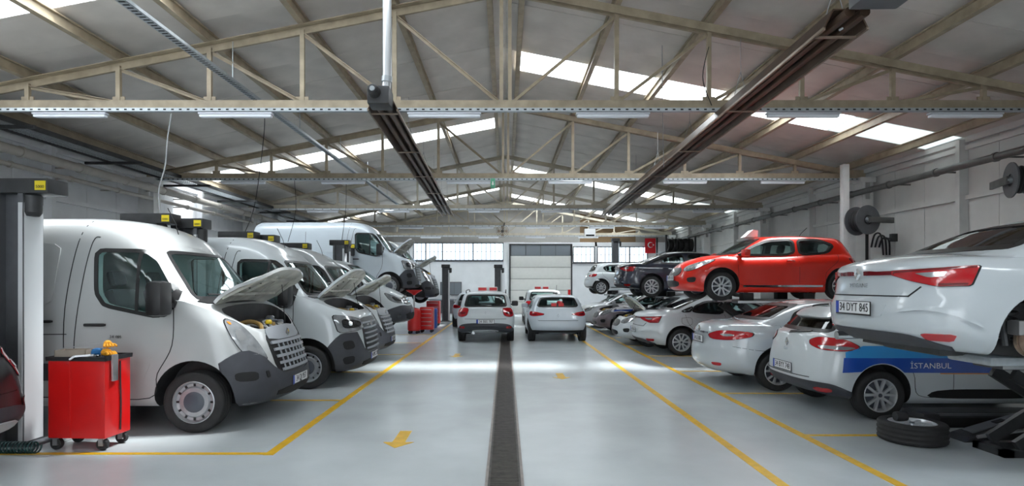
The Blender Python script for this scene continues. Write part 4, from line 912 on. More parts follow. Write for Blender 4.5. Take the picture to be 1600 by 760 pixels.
for i in range(4): obj('door_glazing', MB().box(.33+i*.905, .33+i*.905+.86, Y1+.03, Y1+.06, 3.50, 4.14).mesh('door_glazing', 'door_glazing', None), dd)
obj('door_backing', MB().box(.26, 3.99, Y1+.09, Y1+.13, 0, 4.16).mesh('door_backing', 'lift_grey', None), dd)  # board added to keep sky light from leaking through the panel joints
for i in range(1, 5): obj('door_joint', MB().box(.30, 3.95, Y1+.012, Y1+.02, .005+i*.695-.012, .005+i*.695+.008).mesh('door_joint', 'pipe_dark', None), dd)
obj('door_frame', MB().box(.22, .30, Y1-.03, Y1+.1, 0, 4.2).box(3.95, 4.03, Y1-.03, Y1+.1, 0, 4.2).box(.22, 4.03, Y1-.03, Y1+.1, 4.14, 4.2).mesh('door_frame', 'dark_steel', None), dd)
wf = struct('wall_front', None)  # unseen wall added behind the camera, its opening sized to limit daylight
for q in ((-XW, -4.0, 0, 5), (1.6, XW, 0, 5), (-4.0, 1.6, 3.9, 5)): obj('wall_section', MB().box(q[0], q[1], Y0-.15, Y0, q[2], q[3]).mesh('wall_section', 'wall_white', None), wf)
obj('gable_sheet', MB().prism([Vector((-XW, Y0, 5)), Vector((XW, Y0, 5)), Vector((0, Y0, RZ))], (0, -.12, 0)).mesh('gable_sheet', 'gable_beige', None), wf)
# ground outside the end windows
struct('ground_outside', MB().box(-40, 40, Y1+.4, 80, -.2, -.1).mesh('ground', 'wall_white', None))
# roof
ceil = struct('ceiling', None)
def sheet(s, m, x0=0., x1=XW+.1):
    a = Vector((s*x0, 0, RZ-SL*x0)); c = Vector((s*x1, 0, RZ-SL*x1)); b = MB().prism([a, c, c+Vector((0, 1, 0)), a+Vector((0, 1, 0))], (0, 0, .06 if m == 'roof_sheet' else .012))
    bm = bmesh.new(); me = b.mesh('roof_sheet', m, None); bm.from_mesh(me); bmesh.ops.recalc_face_normals(bm, faces=bm.faces); bm.to_mesh(me); bm.free(); return me
for s, sky in ((-1, [(-3.0, -1.9), (7.05, 8.15), (17.6, 18.7), (29.8, 30.9)]), (1, [(1.0, 2.1), (12.6, 13.7), (24.8, 25.9), (32.4, 33.5)])):  # first strip on each side is out of view, added for more daylight
    sh = sheet(s, 'roof_sheet'); sk = sheet(s, 'skylight_sheet', .25, 7.6); sk2 = sheet(s, 'skylight_dusty' if s > 0 else 'skylight_sheet', 7.66, XW-.1); rdg = sheet(s, 'roof_sheet', 0, .25); eav = sheet(s, 'roof_sheet', XW-.1, XW+.1)
    y = Y0
    for a, c in sky+[(Y1+.15, None)]:
        n = max(1, round((a-y)/1.08))
        for i in range(n):
            o = obj('roof_sheet', sh, ceil, (0, y+(a-y)*i/n, .008*(i % 2))); o.scale = (1, (a-y)/n, 1)
        if c is None: break
        for me in (sk, sk2, rdg, eav):
            o = obj('skylight_sheet' if me in (sk, sk2) else 'roof_sheet', me, ceil, (0, a, 0)); o.scale = (1, c-a, 1)
        y = c
PX = [1.83, 3.35, 4.88, 6.38, 7.88, 9.3]
TZ = lambda x: 6.6-.196*abs(x)
for s in (-1, 1):
    for x in [.28]+PX:
        z = TZ(x); b = MB().box(s*x-.05, s*x+.05, Y0, Y1, z+.07, z+.09); b.box(s*x-.05, s*x+.05, Y0, Y1, z+.23, z+.25); b.box(s*x-.012, s*x+.012, Y0, Y1, z+.09, z+.23)
        obj('purlin', b.mesh('purlin', 'beam_cream', None), ceil)
for i, y in enumerate(TR):
    t = thing('roof_truss', ORD[i]+' cream steel roof truss counted from the front of the hall', 'truss', (0, y, 4.7), 0, 'roof trusses')
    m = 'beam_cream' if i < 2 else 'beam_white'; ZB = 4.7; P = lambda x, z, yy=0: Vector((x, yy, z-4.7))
    for s in (-1, 1): obj('top_chord', MB().angle(P(0, 6.6, -.03), P(s*9.75, TZ(9.75), -.03), .13, .014).bar(P(0, 6.6, .035), P(s*9.75, TZ(9.75), .035), .05, .13).mesh('top_chord', m, None), t)
    obj('bottom_chord', MB().bar(P(-9.75, 4.7, -.04), P(9.75, 4.7, -.04), .035, .12).bar(P(-9.75, 4.7, .04), P(9.75, 4.7, .04), .035, .12).bar(P(-9.75, 4.76), P(9.75, 4.76), .12, .012).mesh('bottom_chord', m, None), t)
    for x in (-.07, .07): obj('king_post', MB().bar(P(x, 4.7), P(x, 6.6), .06, .06).mesh('king_post', m, None), t)
    for s in (-1, 1):
        for j, x in enumerate(PX[:5]):
            obj('vertical_member', MB().bar(P(s*x, 4.7), P(s*x, TZ(x)), .07, .06, (0, 1, 0)).mesh('vertical_member', m, None), t)
            x2 = PX[j-1] if j else .1
            obj('diagonal_member', MB().angle(P(s*x, TZ(x)-.06), P(s*x2, 4.74), .055, .010, (0, 1, 0)).mesh('diagonal_member', m, None), t)
            obj('gusset_plate', MB().box(s*x-.10, s*x+.10, -.012, .012, .0, .14).mesh('gusset_plate', m, None), t)
        obj('gusset_plate', MB().box(s*9.45-.3, s*9.45+.3, -.02, .02, -.02, .16).mesh('gusset_plate', m, None), t)
    # perforated cable tray and lights under the bottom chord
    ty = y-.10; z = 4.585; b = MB().box(-9.6, 9.6, ty-.03, ty-.026, z-.02, z+.035).box(-9.6, 9.6, ty-.03, ty+.05, z-.022, z-.019).box(-9.6, 9.6, ty+.046, ty+.05, z-.02, z+.035)
    tr = tag(obj('cable_tray', b.mesh('cable_tray', 'galvanised', None)), 'galvanised cable tray hung under the %s roof truss' % ORD[i], 'cable tray', 'trays under the trusses')
    h = MB()
    for j in range(150 if i < 2 else 60):
        x = -9.5+19*j/(149 if i < 2 else 59); h.box(x-.022, x+.022, ty-.032, ty-.0295, z-.004, z+.018)
    o = obj('tray_slots', h.mesh('tray_slots', 'gap', None), tr); o['kind'] = 'stuff'
    for j, x in enumerate([-7.1, -4.4, -1.0, 1.75, 4.85, 7.5]):
        if i == 4 and abs(x) > 5: continue
        x += .18*((i*7+j*3) % 3-1) if i else 0
        f = thing('tube_light', 'white tube light under the %s roof truss, %s from the grey wall' % (ORD[i], ORD[j]), 'light', (x, ty, 4.49), 0, 'tube lights under the trusses')
        obj('light_housing', MB().box(-.6, .6, -.05, .05, .02, .055, .01).mesh('light_housing', 'fixture_white'), f)
        obj('diffuser', MB().box(-.585, .585, -.045, .045, -.025, .022, .02).mesh('diffuser', 'tube_white'), f)
        for sx in (-.4, .4): obj('hanger', MB().bar((sx, 0, .05), (sx, 0, .071), .02).mesh('hanger', 'galvanised', None), f)
# radiant tube heaters
def heater(a, c, label, flue, boxcol):
    a = Vector(a); c = Vector(c); d = (c-a); ln = d.length; rz = math.atan2(-d.x, d.y); t = thing('radiant_heater', label, 'heater', a, rz, 'radiant tube heaters')
    b = MB(); prof = [(-.21, -.08), (-.12, .10), (.12, .10), (.21, -.08), (.225, -.08), (.13, .115), (-.13, .115), (-.225, -.08)]
    v = [Vector((x, yy, z)) for yy in (.3, ln) for x, z in prof]; n = 8
    b.add(v, [(i, (i+1) % n, n+(i+1) % n, n+i) for i in range(n)]+[(0, 1, 6, 7), (1, 2, 5, 6), (2, 3, 4, 5), (8, 15, 14, 9), (9, 14, 13, 10), (10, 13, 12, 11)]); obj('reflector', b.mesh('reflector', 'heater_brown', None), t)
    for x in (-.218, .218): obj('reflector_rim', MB().box(x-.012, x+.012, .3, ln, -.10, -.07).mesh('reflector_rim', 'heater_rim', None), t)
    for x in (-.075, .075): obj('burner_tube', MB().tube([(x, .1, -.01), (x, ln-.1, -.01)], .05, 12).mesh('burner_tube', 'heater_brown'), t)
    k = int(ln//2.4)
    for i in range(k+1):
        y = .5+i*(ln-.9)/k; obj('bracket', MB().box(-.23, .23, y-.02, y+.02, -.10, -.085).mesh('bracket', 'heater_rim', None), t)
        obj('hanger_chain', MB().bar((-.1, y, .11), (0, y, .5), .008).bar((.1, y, .11), (0, y, .5), .008).bar((0, y, .5), (0, y, 1.0), .006).mesh('hanger_chain', 'cable', None), t)
    if flue:
        obj('burner_box', MB().box(-.16, .16, -.05, .32, -.10, .16, .03).mesh('burner_box', 'dark_steel'), t)
        obj('fan_motor', MB().lathe([(.001, -.16), (.05, -.16), (.075, -.13), (.09, -.04), (.09, 0)], 'Y', 20, (-.05, -.05, .06)).mesh('fan_motor', 'dark_steel'), t)
        obj('motor_cap', MB().lathe([(.001, -.17), (.035, -.17), (.04, -.15)], 'Y', 16, (-.05, -.05, .06)).mesh('motor_cap', 'galvanised'), t)
        obj('flue_pipe', MB().tube([(.08, .12, .1), (.10, .12, .3), (.10, .12, 2.4)], .065, 16).mesh('flue_pipe', 'alloy'), t)
        obj('flue_collar', MB().tube([(.095, .12, .26), (.10, .12, .34)], .078, 16).mesh('flue_collar', 'galvanised'), t)
    else:
        obj('burner_box', MB().box(-.12, .34, -.42, .05, -.02, .26, .02).mesh('burner_box', 'lift_grey'), t)
        obj('indicator', MB().lathe([(.05, 0), (.05, .02), (.001, .02)], 'Y', 16, (.05, -.44, .14)).mesh('indicator', 'lamp_amber'), t)
        obj('gas_hose', MB().tube(catm([(.1, .05, .1), (.2, .25, .2), (.15, .4, .05), (.0, .42, -.05)]), .012, 6).mesh('gas_hose', 'fixture_white'), t)
heater((-1.83, 8.3, 4.44), (-2.2, 22.0, 4.40), 'long brown radiant tube heater with an upright silver flue pipe', True, 0)
heater((3.45, 5.55, 4.43), (3.85, 22.0, 4.40), 'long brown radiant tube heater with a grey burner box, above the raised cars', False, 0)
# long cable tray on the left slope
b = MB().box(-4.56, -4.44, 5.0, 24, 5.06, 5.065).box(-4.56, -4.555, 5, 24, 5.06, 5.11).box(-4.445, -4.44, 5, 24, 5.06, 5.11)
lt = tag(obj('cable_tray', b.mesh('cable_tray', 'galvanised', None)), 'galvanised cable tray running down the hall above the vans', 'cable tray')
h = MB()
for j in range(240): h.box(-4.54, -4.46, 5.1+j*.078, 5.1+j*.078+.03, 5.0585, 5.0598)
o = obj('tray_slots', h.mesh('tray_slots', 'gap', None), lt); o['kind'] = 'stuff'
for y in (6.2, 9.5, 12.6, 15.7, 18.8, 21.9): obj('tray_rod', MB().bar((-4.5, y, 5.1), (-4.5, y, 5.75), .01).mesh('tray_rod', 'galvanised', None), lt)
# pipes along the walls
def pipe(x, z, r, m, label, y0=-2, y1=33, rings=1.55, ring_m=None):
    t = thing('wall_pipe', label, 'pipe', (x, 0, z)); obj('pipe_run', MB().tube([(0, y0, 0), (0, y1, 0)], r, 16).mesh('pipe_run', m), t)
    s = 1 if x > 0 else -1; y = y0+.7
    cm = MB().tube([(0, -.03, 0), (0, .03, 0)], r+.018, 14).box(min(0, s*(9.98-abs(x))), max(0, s*(9.98-abs(x))), -.015, .015, -.015, .015).mesh('pipe_clamp', ring_m or m)
    while y < y1: obj('pipe_clamp', cm, t, (0, y, 0)); y += rings
pipe(9.45, 4.20, .075, 'pipe_dark', 'dark round pipe with clamps along the white wall')
pipe(-9.35, 4.30, .095, 'pipe_beige', 'thick beige pipe along the grey wall above the vans')
pipe(-9.55, 4.06, .05, 'pipe_beige', 'thin beige pipe below the thick one on the grey wall')
t = thing('ladder_tray', 'wide perforated steel walkway tray under the roof by the grey wall', 'tray', (-9.1, 0, 4.66))
for s in (-1, 1): obj('tray_rail', MB().box(s*.28-.02, s*.28+.02, 4, 33, -.04, .05).mesh('tray_rail', 'dark_steel', None), t)
g = MB()
for j in range(290):
    for x in (-.18, -.06, .06, .18): g.box(x-.045, x+.045, 4+j*.1, 4+j*.1+.06, -.012, .0)
o = obj('tray_mesh', g.mesh('tray_mesh', 'galvanised', None), t); o['kind'] = 'stuff'
for j in range(10): obj('tray_bearer', MB().box(-.75, .6, 4.2+3.1*j-.03, 4.2+3.1*j+.03, -.10, -.04).mesh('tray_bearer', 'dark_steel', None), t)
# hanging cables
for i, (pts, lab) in enumerate([
    ([at(268, 178, 9.35), at(262, 215, 9.3), at(258, 260, 9.2), at(248, 300, 9.1), at(252, 345, 9.0)], 'pale hanging cable looping down above the van with the red trolley'),
    ([at(413, 164, 9.58), at(412, 215, 10.5), at(398, 320, 11.9), at(382, 365, 12.0)], 'thin dark cable hanging above the second van'),
    ([at(460, 279, 15.62), at(462, 330, 15.4), at(450, 378, 15.0)], 'thin dark cable hanging above the third van'),
    ([at(541, 275, 15.80), at(540, 330, 17), at(532, 390, 17.9)], 'thin dark cable hanging in front of the raised van'),
    ([at(1111, 60, 9.5), at(1098, 120, 9.4), at(1112, 165, 9.4)], 'thin cable hanging beside the right heater'),
    ([Vector((2.99, 11, 6.31)), at(1035, 150, 11), at(1036, 215, 11), at(1037, 262, 11)], 'thin pull cord hanging near the middle of the roof')]):
    tag(obj('hanging_cable', MB().tube(catm(pts, 6), .010 if i == 0 else .007, 6).mesh('hanging_cable', 'cable' if i in (0, 5) else 'gap')), lab, 'cable')
# two-post lifts
def lift_post(x, y, h, label, arm=None, armz=.5, light=False, box=(-.28, .32), vis='a', far=False):
    t = thing('lift_post', label, 'car lift', (x, y, 0), 0, 'two-post lift columns')
    b = MB().box(-.17, .17, -.03, .13, 0, h-.02).box(-.17, -.11, -.14, -.03, 0, h-.02).box(.11, .17, -.14, -.03, 0, h-.02); obj('column', b.mesh('column', 'lift_grey', None), t)
    obj('column_face', MB().box(.171, .176, -.13, .12, .05, h-.12).box(.12, .165, -.146, -.1405, .05, h-.12).mesh('column_face', 'lift_light', None), t)
    obj('base_plate', MB().box(-.30, .30, -.15, .15, .0, .03).mesh('base_plate', 'lift_grey', None), t)
    hd = obj('head_box', MB().box(box[0], box[1], -.15, .15, h-.02, h+.14, .015).mesh('head_box', 'dark_steel'), t)
    if y < 25: obj('capacity_label', MB().box(box[1]-.135, box[1]-.02, -.156, -.151, h+.01, h+.11).mesh('capacity_label', 'label_yellow', None), hd)
    me = text_mesh('5000' if y < 25 else '.', .045, 'plate_ink'); me.transform(Matrix.Translation((box[1]-.078, -.158, h+.045)) @ Matrix.Rotation(PI/2, 4, 'X'))
    if y < 25: obj('label_text', me, hd)
    mo = MB().lathe([(.001, -.26), (.06, -.26), (.085, -.22), (.085, -.04), (.07, -.02)], 'Z', 18, (.20, -.05, h)); obj('motor', mo.mesh('motor', 'dark_steel'), t)
    if arm:
        obj('carriage', MB().box(-.13, .13, -.10 if arm < 0 else .13, .02 if arm < 0 else .20, armz-.25, armz+.35).mesh('carriage', 'dark_steel', None), t)
        for dx in (-.75, .75):
            e = Vector((dx, arm*.62, armz)); obj('lift_arm', MB().bar((0, arm*.15, armz), e, .10, .08).mesh('lift_arm', 'dark_steel', None), t)
            obj('arm_pad', MB().tube([e, e+Vector((0, 0, .12))], .05, 12).mesh('arm_pad', 'rubber'), t)
    return t
lift_post(-5.33, 6.30, 2.74, 'dark lift column with yellow 5000 label beside the red tool trolley', box=(-.30, .44))
lift_post(-5.55, 9.00, 2.70, 'dark lift column directly behind the first van', box=(-.38, .40))
lift_post(-5.10, 9.34, 2.66, 'dark lift column just before the second van, showing a short head box', box=(-.25, .26))
lift_post(-5.45, 11.81, 2.68, 'dark lift column directly behind the second van', box=(-.38, .36))
lift_post(-5.05, 12.15, 2.64, 'dark lift column just before the third van', box=(-.25, .24))
lift_post(-5.35, 14.75, 2.66, 'dark lift column between the third van and the lower white van', arm=1, armz=.52, box=(-.38, .34))
lift_post(-5.05, 17.55, 2.95, 'dark lift column between the lower white van and the raised van', arm=-1, armz=.52)
lift_post(-5.30, 19.20, 2.95, 'dark lift column at the near side of the raised van', arm=1, armz=1.42)
lift_post(-5.30, 21.72, 2.80, 'dark lift column between the two raised vans', arm=-1, armz=1.42)
lift_post(-5.30, 25.0, 2.80, 'dark lift column behind the second raised van', arm=-1, armz=1.05)
lift_post(-2.82, 27.2, 2.55, 'free-standing lift column with pale face near the end wall', light=True, box=(-.2, .2))
lift_post(-.35, 27.4, 2.55, 'lift column behind the white hatchback with the roof sign', box=(-.2, .2))
lift_post(5.45, 28.6, 3.9, 'tall dark lift column in front of the barred windows', box=(-.2, .2))
# ---------------------------------------------------------------- vehicles
def fix(sp):
    if 'rear_seat' in sp: sp['rear_seat'] += .45
    if sp['L'] < 4.9: sp['seat'] = (sp['seat'][0], sp['seat'][1]-.14)
    return sp
KM = build_kit(master()); KN = build_kit(master(True)); KC = build_kit(master(hood=0)) if False else None
KT = build_kit(trafic()); KG = build_kit(fix(megane())); KL = build_kit(fix(clio())); KS = build_kit(fix(sandero())); KV = build_kit(fix(suv())); KF = build_kit(fix(fluence())); KE = build_kit(fix(estate()))
s_ = clio(); s_.update(hood_open=58, hood=[(3.16, .66), (3.24, .76), (3.60, .70), (3.80, .48), (3.84, .2)], hinge=(3.16, 1.0), bay_floor=.5); KH = build_kit(fix(s_))
v1 = inst(KM, 'panel_van', 'white panel van with open hood beside the red tool trolley', 'van', -2.77-5.55, 7.75, paint='van_paint', group='white vans', plates=[('F', .50, '34 DJ 957')])
side_text(KM, v1, '34 466', 3.78, 1.13, .05, 'plate_ink', 'side_number')
def antenna(root, x, y, z, h=.35, dx=-.15): obj('antenna', MB().tube([(x, y, z-.03), (x+dx*.3, y, z+h*.4), (x+dx, y, z+h)], .006, 6).mesh('antenna', 'black_trim'), root)
antenna(v1, 1.15, 0, 2.42)
v2 = inst(KN, 'panel_van', 'white panel van with open hood and squared headlamps, second in the row', 'van', -2.42-5.55, 10.58, paint='white_paint', group='white vans', plates=[('F', .47, '34 BMC 218')])
antenna(v2, 1.15, 0, 2.42)
v3 = inst(KM, 'panel_van', 'white panel van with open hood, third in the row on the floor', 'van', -2.62-5.55, 13.40, paint='white_paint', group='white vans', plates=[('F', .50, '34 FK 602')])
antenna(v3, 1.15, 0, 2.42)
v4 = inst(KT, 'panel_van', 'low white van with closed hood, slightly raised beneath the big raised van', 'van', -2.62-5.0, 16.2, .45, group='white vans', plates=[('F', .56, '34 TR 351')])
v5 = inst(KN, 'panel_van', 'tall white van raised high on a lift with its hood open', 'van', -3.05-5.55, 20.45, 1.33, paint='cool_paint', group='white vans', plates=[('F', .47, '34 CV 114')])
v6 = inst(KM, 'panel_van', 'white van raised on the rearmost lift, only its nose showing', 'van', -2.75-5.55, 23.6, .95, paint='cool_paint', group='white vans', omit_fn=lambda i, n, l: n == 'wheel' and l[0] > 0 and l[1] < 0)
for c in list(v6.children):
    pass
inst(KV, 'car', 'glossy black car with a silver skid plate at the edge of the picture', 'car', rz=PI, loc=(-4.66-2.04, 4.98, 0), paint='black_paint')
sa = inst(KS, 'car', 'white hatchback with a red and white roof sign standing on the drain side', 'car', rz=PI/2, loc=(-.60, 17.05+2.04, 0), plates=[('R', .64, '34 BBS 787')])
def roof_sign(root, x, z, txt=True, tri=False, y=0):
    if tri:
        o = obj('roof_sign', MB().prism([Vector((x-.13, y-.14, z)), Vector((x+.16, y-.14, z)), Vector((x-.02, y-.11, z+.17)), Vector((x-.13, y-.12, z+.15))], (0, .28, 0)).mesh('roof_sign', 'sign_white'), root); return
    o = obj('roof_sign', MB().box(x-.06, x+.06, y-.33, y+.33, z, z+.14, .02).mesh('roof_sign', 'sign_white'), root)
    for a, c in ((-.31, -.06), (.04, .31)): obj('sign_panel', MB().box(x-.066, x-.058, y+a, y+c, z+.02, z+.12).mesh('sign_panel', 'sign_red', None), o)
roof_sign(sa, .25, 1.52)
for s in (-1, 1): obj('roof_rail', MB().tube(catm([(-1.45, s*.60, 1.47), (-1.3, s*.61, 1.55), (0, s*.61, 1.57), (.3, s*.60, 1.50)]), .016, 8).mesh('roof_rail', 'dark_steel'), sa)
obj('exhaust_tip', MB().tube([(-2.0, .36, .30), (-1.8, .36, .32)], .045, 14).mesh('exhaust_tip', 'chrome'), sa)
cl = inst(KL, 'car', 'white hatchback parked with its tail to the aisle, left wheel on the yellow line', 'car', rz=PI/2, loc=(1.58, 17.2+2.03, 0), paint='cool_paint')
cl['label'] = 'white hatchback in the aisle with two red papers behind its rear window'
antenna(cl, -1.2, 0, 1.44, .28, -.2)
for y, z in ((.12, 1.13), (-.10, 1.13)): obj('red_paper', MB().box(-1.80, -1.795, y-.08, y+.08, z-.05, z+.05).mesh('red_paper', 'sign_red', None), cl)
c3 = inst(KS, 'car', 'white hatchback with a pink roof sign by the cream door', 'car', rz=PI/2, loc=(1.65, 24.2+2.04, 0)); roof_sign(c3, .2, 1.52)
inst(KL, 'car', 'white hatchback mostly hidden behind the one with the roof sign', 'car', rz=PI/2, loc=(-1.28, 23.0+2.03, 0), paint='cool_paint')
# right row
mg = inst(KG, 'car', 'white saloon raised on a lift with its rear wheel taken off', 'car', 3.29, 5.45, .93, paint='pearl_paint', group='white saloons', plates=[('R', .595, '34 DYT 845')], omit_fn=lambda i, n, l: n == 'wheel' and l[0] < 0)
me = text_mesh('MEGANE', .055, 'lamp_chrome'); hp_ = KG.hit('R', 0, .80); me.transform(Matrix(((0, 0, -1, hp_.x-.008-KG.L/2), (-1, 0, 0, 0), (0, 1, 0, .80), (0, 0, 0, 1))) @ Matrix.Diagonal((1.25, 1, 1, 1))); obj('lettering', me, mg)
ax = KG.sp['axles'][0]-KG.L/2
h = obj('wheel_hub', MB().lathe([(.001, -.86), (.07, -.86), (.07, -.80), (.135, -.80), (.135, -.785), (.145, -.785), (.145, -.755), (.001, -.755)], 'Y', 28, (ax, 0, .36)).mesh('wheel_hub', 'disc_steel'), mg)
for j in range(5): obj('wheel_stud', MB().tube([(ax+.055*math.cos(j*1.257), -.86, .36+.055*math.sin(j*1.257)), (ax+.055*math.cos(j*1.257), -.90, .36+.055*math.sin(j*1.257))], .008, 8).mesh('wheel_stud', 'tool_steel'), h)
obj('brake_caliper', MB().box(ax-.17, ax-.08, -.84, -.72, .40, .52, .02).mesh('brake_caliper', 'tool_steel'), mg)
obj('trailing_arm', MB().bar((ax+.55, -.62, .30), (ax, -.68, .34), .08, .10).mesh('trailing_arm', 'dark_steel'), mg)
obj('coil_spring', MB().tube([(ax-.05+.06*math.cos(a*.5), -.60+.06*math.sin(a*.5), .34+a*.0048) for a in range(0, 75)], .012, 6).mesh('coil_spring', 'dark_steel'), mg)
obj('damper', MB().tube([(ax-.12, -.66, .30), (ax-.14, -.62, .72)], .03, 10).mesh('damper', 'dark_steel'), mg)
obj('exhaust_tip', MB().tube([(.03-KG.L/2, .33, .30), (.3-KG.L/2, .33, .31)], .042, 16).mesh('exhaust_tip', 'chrome'), mg)
obj('exhaust_pipe', MB().tube(catm([(.3-KG.L/2, .33, .27), (.6-KG.L/2, .1, .22), (.9-KG.L/2, -.25, .20), (1.6-KG.L/2, -.1, .2)]), .035, 10).mesh('exhaust_pipe', 'dark_steel'), mg)
obj('silencer', MB().box(.55-KG.L/2, .80-KG.L/2, -.35, .45, .17, .29, .05).mesh('silencer', 'dark_steel'), mg)
obj('heat_shield', MB().box(ax-.15, ax+.30, -.55, -.05, .11, .19, .03).mesh('heat_shield', 'galvanised'), mg)
es = inst(KE, 'car', 'white estate car with blue stripes and the word İSTANBUL', 'car', 3.95, 8.22, 0, paint='white_paint', plates=[('R', .60, '34 BYY 748')])
side_text(KE, es, 'İSTANBUL', 1.47, .70, .10, 'stripe_white', squeeze=1.12)
for s in (-1, 1): obj('roof_rail', MB().tube(catm([(-1.35, s*.60, 1.38), (-1.25, s*.60, 1.435), (-.1, s*.60, 1.455), (.15, s*.59, 1.41)]), .014, 8).mesh('roof_rail', 'black_trim'), es)
antenna(es, -1.1, 0, 1.43, .2, -.15)
me = text_mesh('CLIO', .05, 'lamp_chrome'); hp_ = KE.hit('R', 0, .835); me.transform(Matrix(((0, 0, -1, hp_.x-.008-KE.L/2), (-1, 0, 0, 0), (0, 1, 0, .835), (0, 0, 0, 1)))); obj('lettering', me, es)
inst(KF, 'car', 'white saloon with rounded tail between the striped estate and the red car', 'car', 3.38, 10.25, 0, paint='pearl_paint', group='white saloons', plates=[('R', .80, '34 LE 801')])
rc = inst(KL, 'car', 'bright red hatchback raised on a scissor lift', 'car', rz=PI, loc=(3.78+2.025, 13.2, 1.39), paint='red_paint', plates=[('F', .50, '34 EPU 430')])
roof_sign(rc, .22, 1.425, tri=True); antenna(rc, -.9, 0, 1.43, .22, -.2)
inst(KG, 'car', 'white saloon on the floor left of and below the raised red car', 'car', 3.31, 14.95, 0, paint='white_paint', group='white saloons', plates=[('R', .595, '34 ZP 226')])
inst(KG, 'car', 'dark navy saloon raised on a lift behind the red car', 'car', 3.52, 18.65, 1.35, paint='navy_paint')
inst(KH, 'car', 'white hatchback with open hood facing the aisle under the navy saloon', 'car', rz=PI, loc=(3.05+2.025+.1, 16.92, 0), paint='white_paint', plates=[])
wk = inst(KH, 'car', 'mauve damaged car with a blue and white fender and open front', 'car', rz=PI, loc=(3.2+2.025, 21.1, 0), paint='mauve_paint', omit=('hood', 'hood_rib', 'rubber_plug', 'prop_rod'))
q = patch(KH.bvh, 'S', chaikin([(2.75, .62), (2.75, .95), (3.1, .96), (3.45, .89), (3.55, .78), (3.45, .76), (3.2, .80), (2.95, .74), (2.85, .62)], 1, .2), .012, .02, .08)
obj('fender', mk('fender', [v+KH.shift for v in q[0]], q[1], 'stripe_white', 35), wk)
q = patch(KH.bvh, 'S', [(2.78, .78), (2.78, .86), (3.40, .84), (3.46, .78), (3.2, .82)], .018, .02, .08); obj('fender_stripe', mk('fender_stripe', [v+KH.shift for v in q[0]], q[1], 'stripe_blue', 35), wk)
inst(KG, 'car', 'silver car facing the aisle beyond the damaged one', 'car', rz=PI, loc=(2.95+2.31, 23.9, 0), paint='silver_paint')
inst(KL, 'car', 'white hatchback raised high near the end wall', 'car', 3.65, 26.6, 1.30, paint='white_paint', omit_fn=lambda i, n, l: False)
# ---------------------------------------------------------------- scissor lifts and floor lifts
def scissor(x, y, w, ln, top, label):
    t = thing('scissor_lift', label, 'car lift', (x, y, 0), 0, 'scissor lifts')
    for s in (-1, 1):
        yy = s*w; obj('platform', MB().box(0, ln, yy-.2, yy+.2, top-.07, top-.005, .01).mesh('platform', 'lift_grey'), t)
        obj('platform_edge', MB().box(-.02, ln+.02, yy-.215, yy-.201, top-.06, top-.01).mesh('platform_edge', 'lift_light', None), t)
        obj('base_frame', MB().box(0, ln, yy-.2, yy-.12, 0, .07).box(0, ln, yy+.12, yy+.2, 0, .07).box(0, .1, yy-.2, yy+.2, 0, .07).box(ln-.1, ln, yy-.2, yy+.2, 0, .07).mesh('base_frame', 'dark_steel', None), t)
        for o_ in (-.16, .16):
            obj('scissor_arm', MB().bar((.15, yy+o_, .10), (ln-.2, yy+o_, top-.12), .05, .12).mesh('scissor_arm', 'dark_steel', None), t)
            obj('scissor_arm', MB().bar((ln-.2, yy+o_*.75, .10), (.15, yy+o_*.75, top-.12), .05, .12).mesh('scissor_arm', 'dark_steel', None), t)
        obj('hydraulic_ram', MB().tube([(ln*.72, yy, .16), (ln*.35, yy, top*.6)], .05, 12).mesh('hydraulic_ram', 'tool_steel'), t)
        for xx in (.25, ln-.25): obj('lift_block', MB().box(xx-.12, xx+.12, yy-.10, yy+.10, top-.005, top+.16 if top > 1 else top+.12, .01).mesh('lift_block', 'rubber'), t)
scissor(5.02, 13.2, .60, 1.82, 1.40, 'scissor lift holding up the red hatchback')
scissor(4.95, 18.65, .50, 1.85, 1.36, 'scissor lift holding up the navy saloon')
scissor(4.68, 26.6, .60, 1.8, 1.30, 'scissor lift holding up the hatchback near the end wall')
scissor(5.0, 5.45, .52, 1.5, .95, 'scissor lift under the saloon that lacks a rear wheel')
t = thing('lift_ramp', 'black folded steel lift ramp on the floor under the raised saloon', 'ramp', (5.05, 6.34, 0))
obj('ramp_plate', MB().prism([Vector((0, 0, .0)), Vector((1.5, 0, .0)), Vector((1.5, 0, .40)), Vector((1.3, 0, .40)), Vector((.1, 0, .05))], (0, .30, 0)).mesh('ramp_plate', 'dark_steel', None), t)
obj('ramp_tread', MB().bar((.15, .15, .085), (1.28, .15, .425), .16, .01).mesh('ramp_tread', 'lift_grey', None), t)
for i in range(3): obj('tread_slot', MB().bar((.45+.27*i, .15, .183+.08*i), (.56+.27*i, .15, .216+.08*i), .07, .012).mesh('tread_slot', 'gap', None), t)
obj('ramp_rod', MB().tube([(.12, -.03, .07), (1.4, -.03, .25)], .02, 10).mesh('ramp_rod', 'tool_steel'), t)
t = thing('jack_beam', 'silver jacking beam with a round end below the bare wheel hub', 'jack', (4.72, 6.5, 0))
t.location = (4.68, 5.0, 0)
obj('beam_bar', MB().tube([(0, 0, .92), (.42, 0, .86)], .045, 14).mesh('beam_bar', 'tool_steel'), t)
obj('beam_plate', MB().bar((.10, .12, .95), (.75, .12, 1.02), .18, .05).mesh('beam_plate', 'lift_light', None), t)
obj('beam_end', MB().tube([(-.05, 0, .93), (.02, 0, .92)], .06, 14).mesh('beam_end', 'tool_steel'), t)
obj('jack_post', MB().box(.40, .62, -.1, .2, 0, .90, .02).mesh('jack_post', 'dark_steel'), t)
t = thing('floor_lift', 'flat black lift platform lowered to the floor beside the striped estate', 'car lift', (5.0, 6.98, 0))
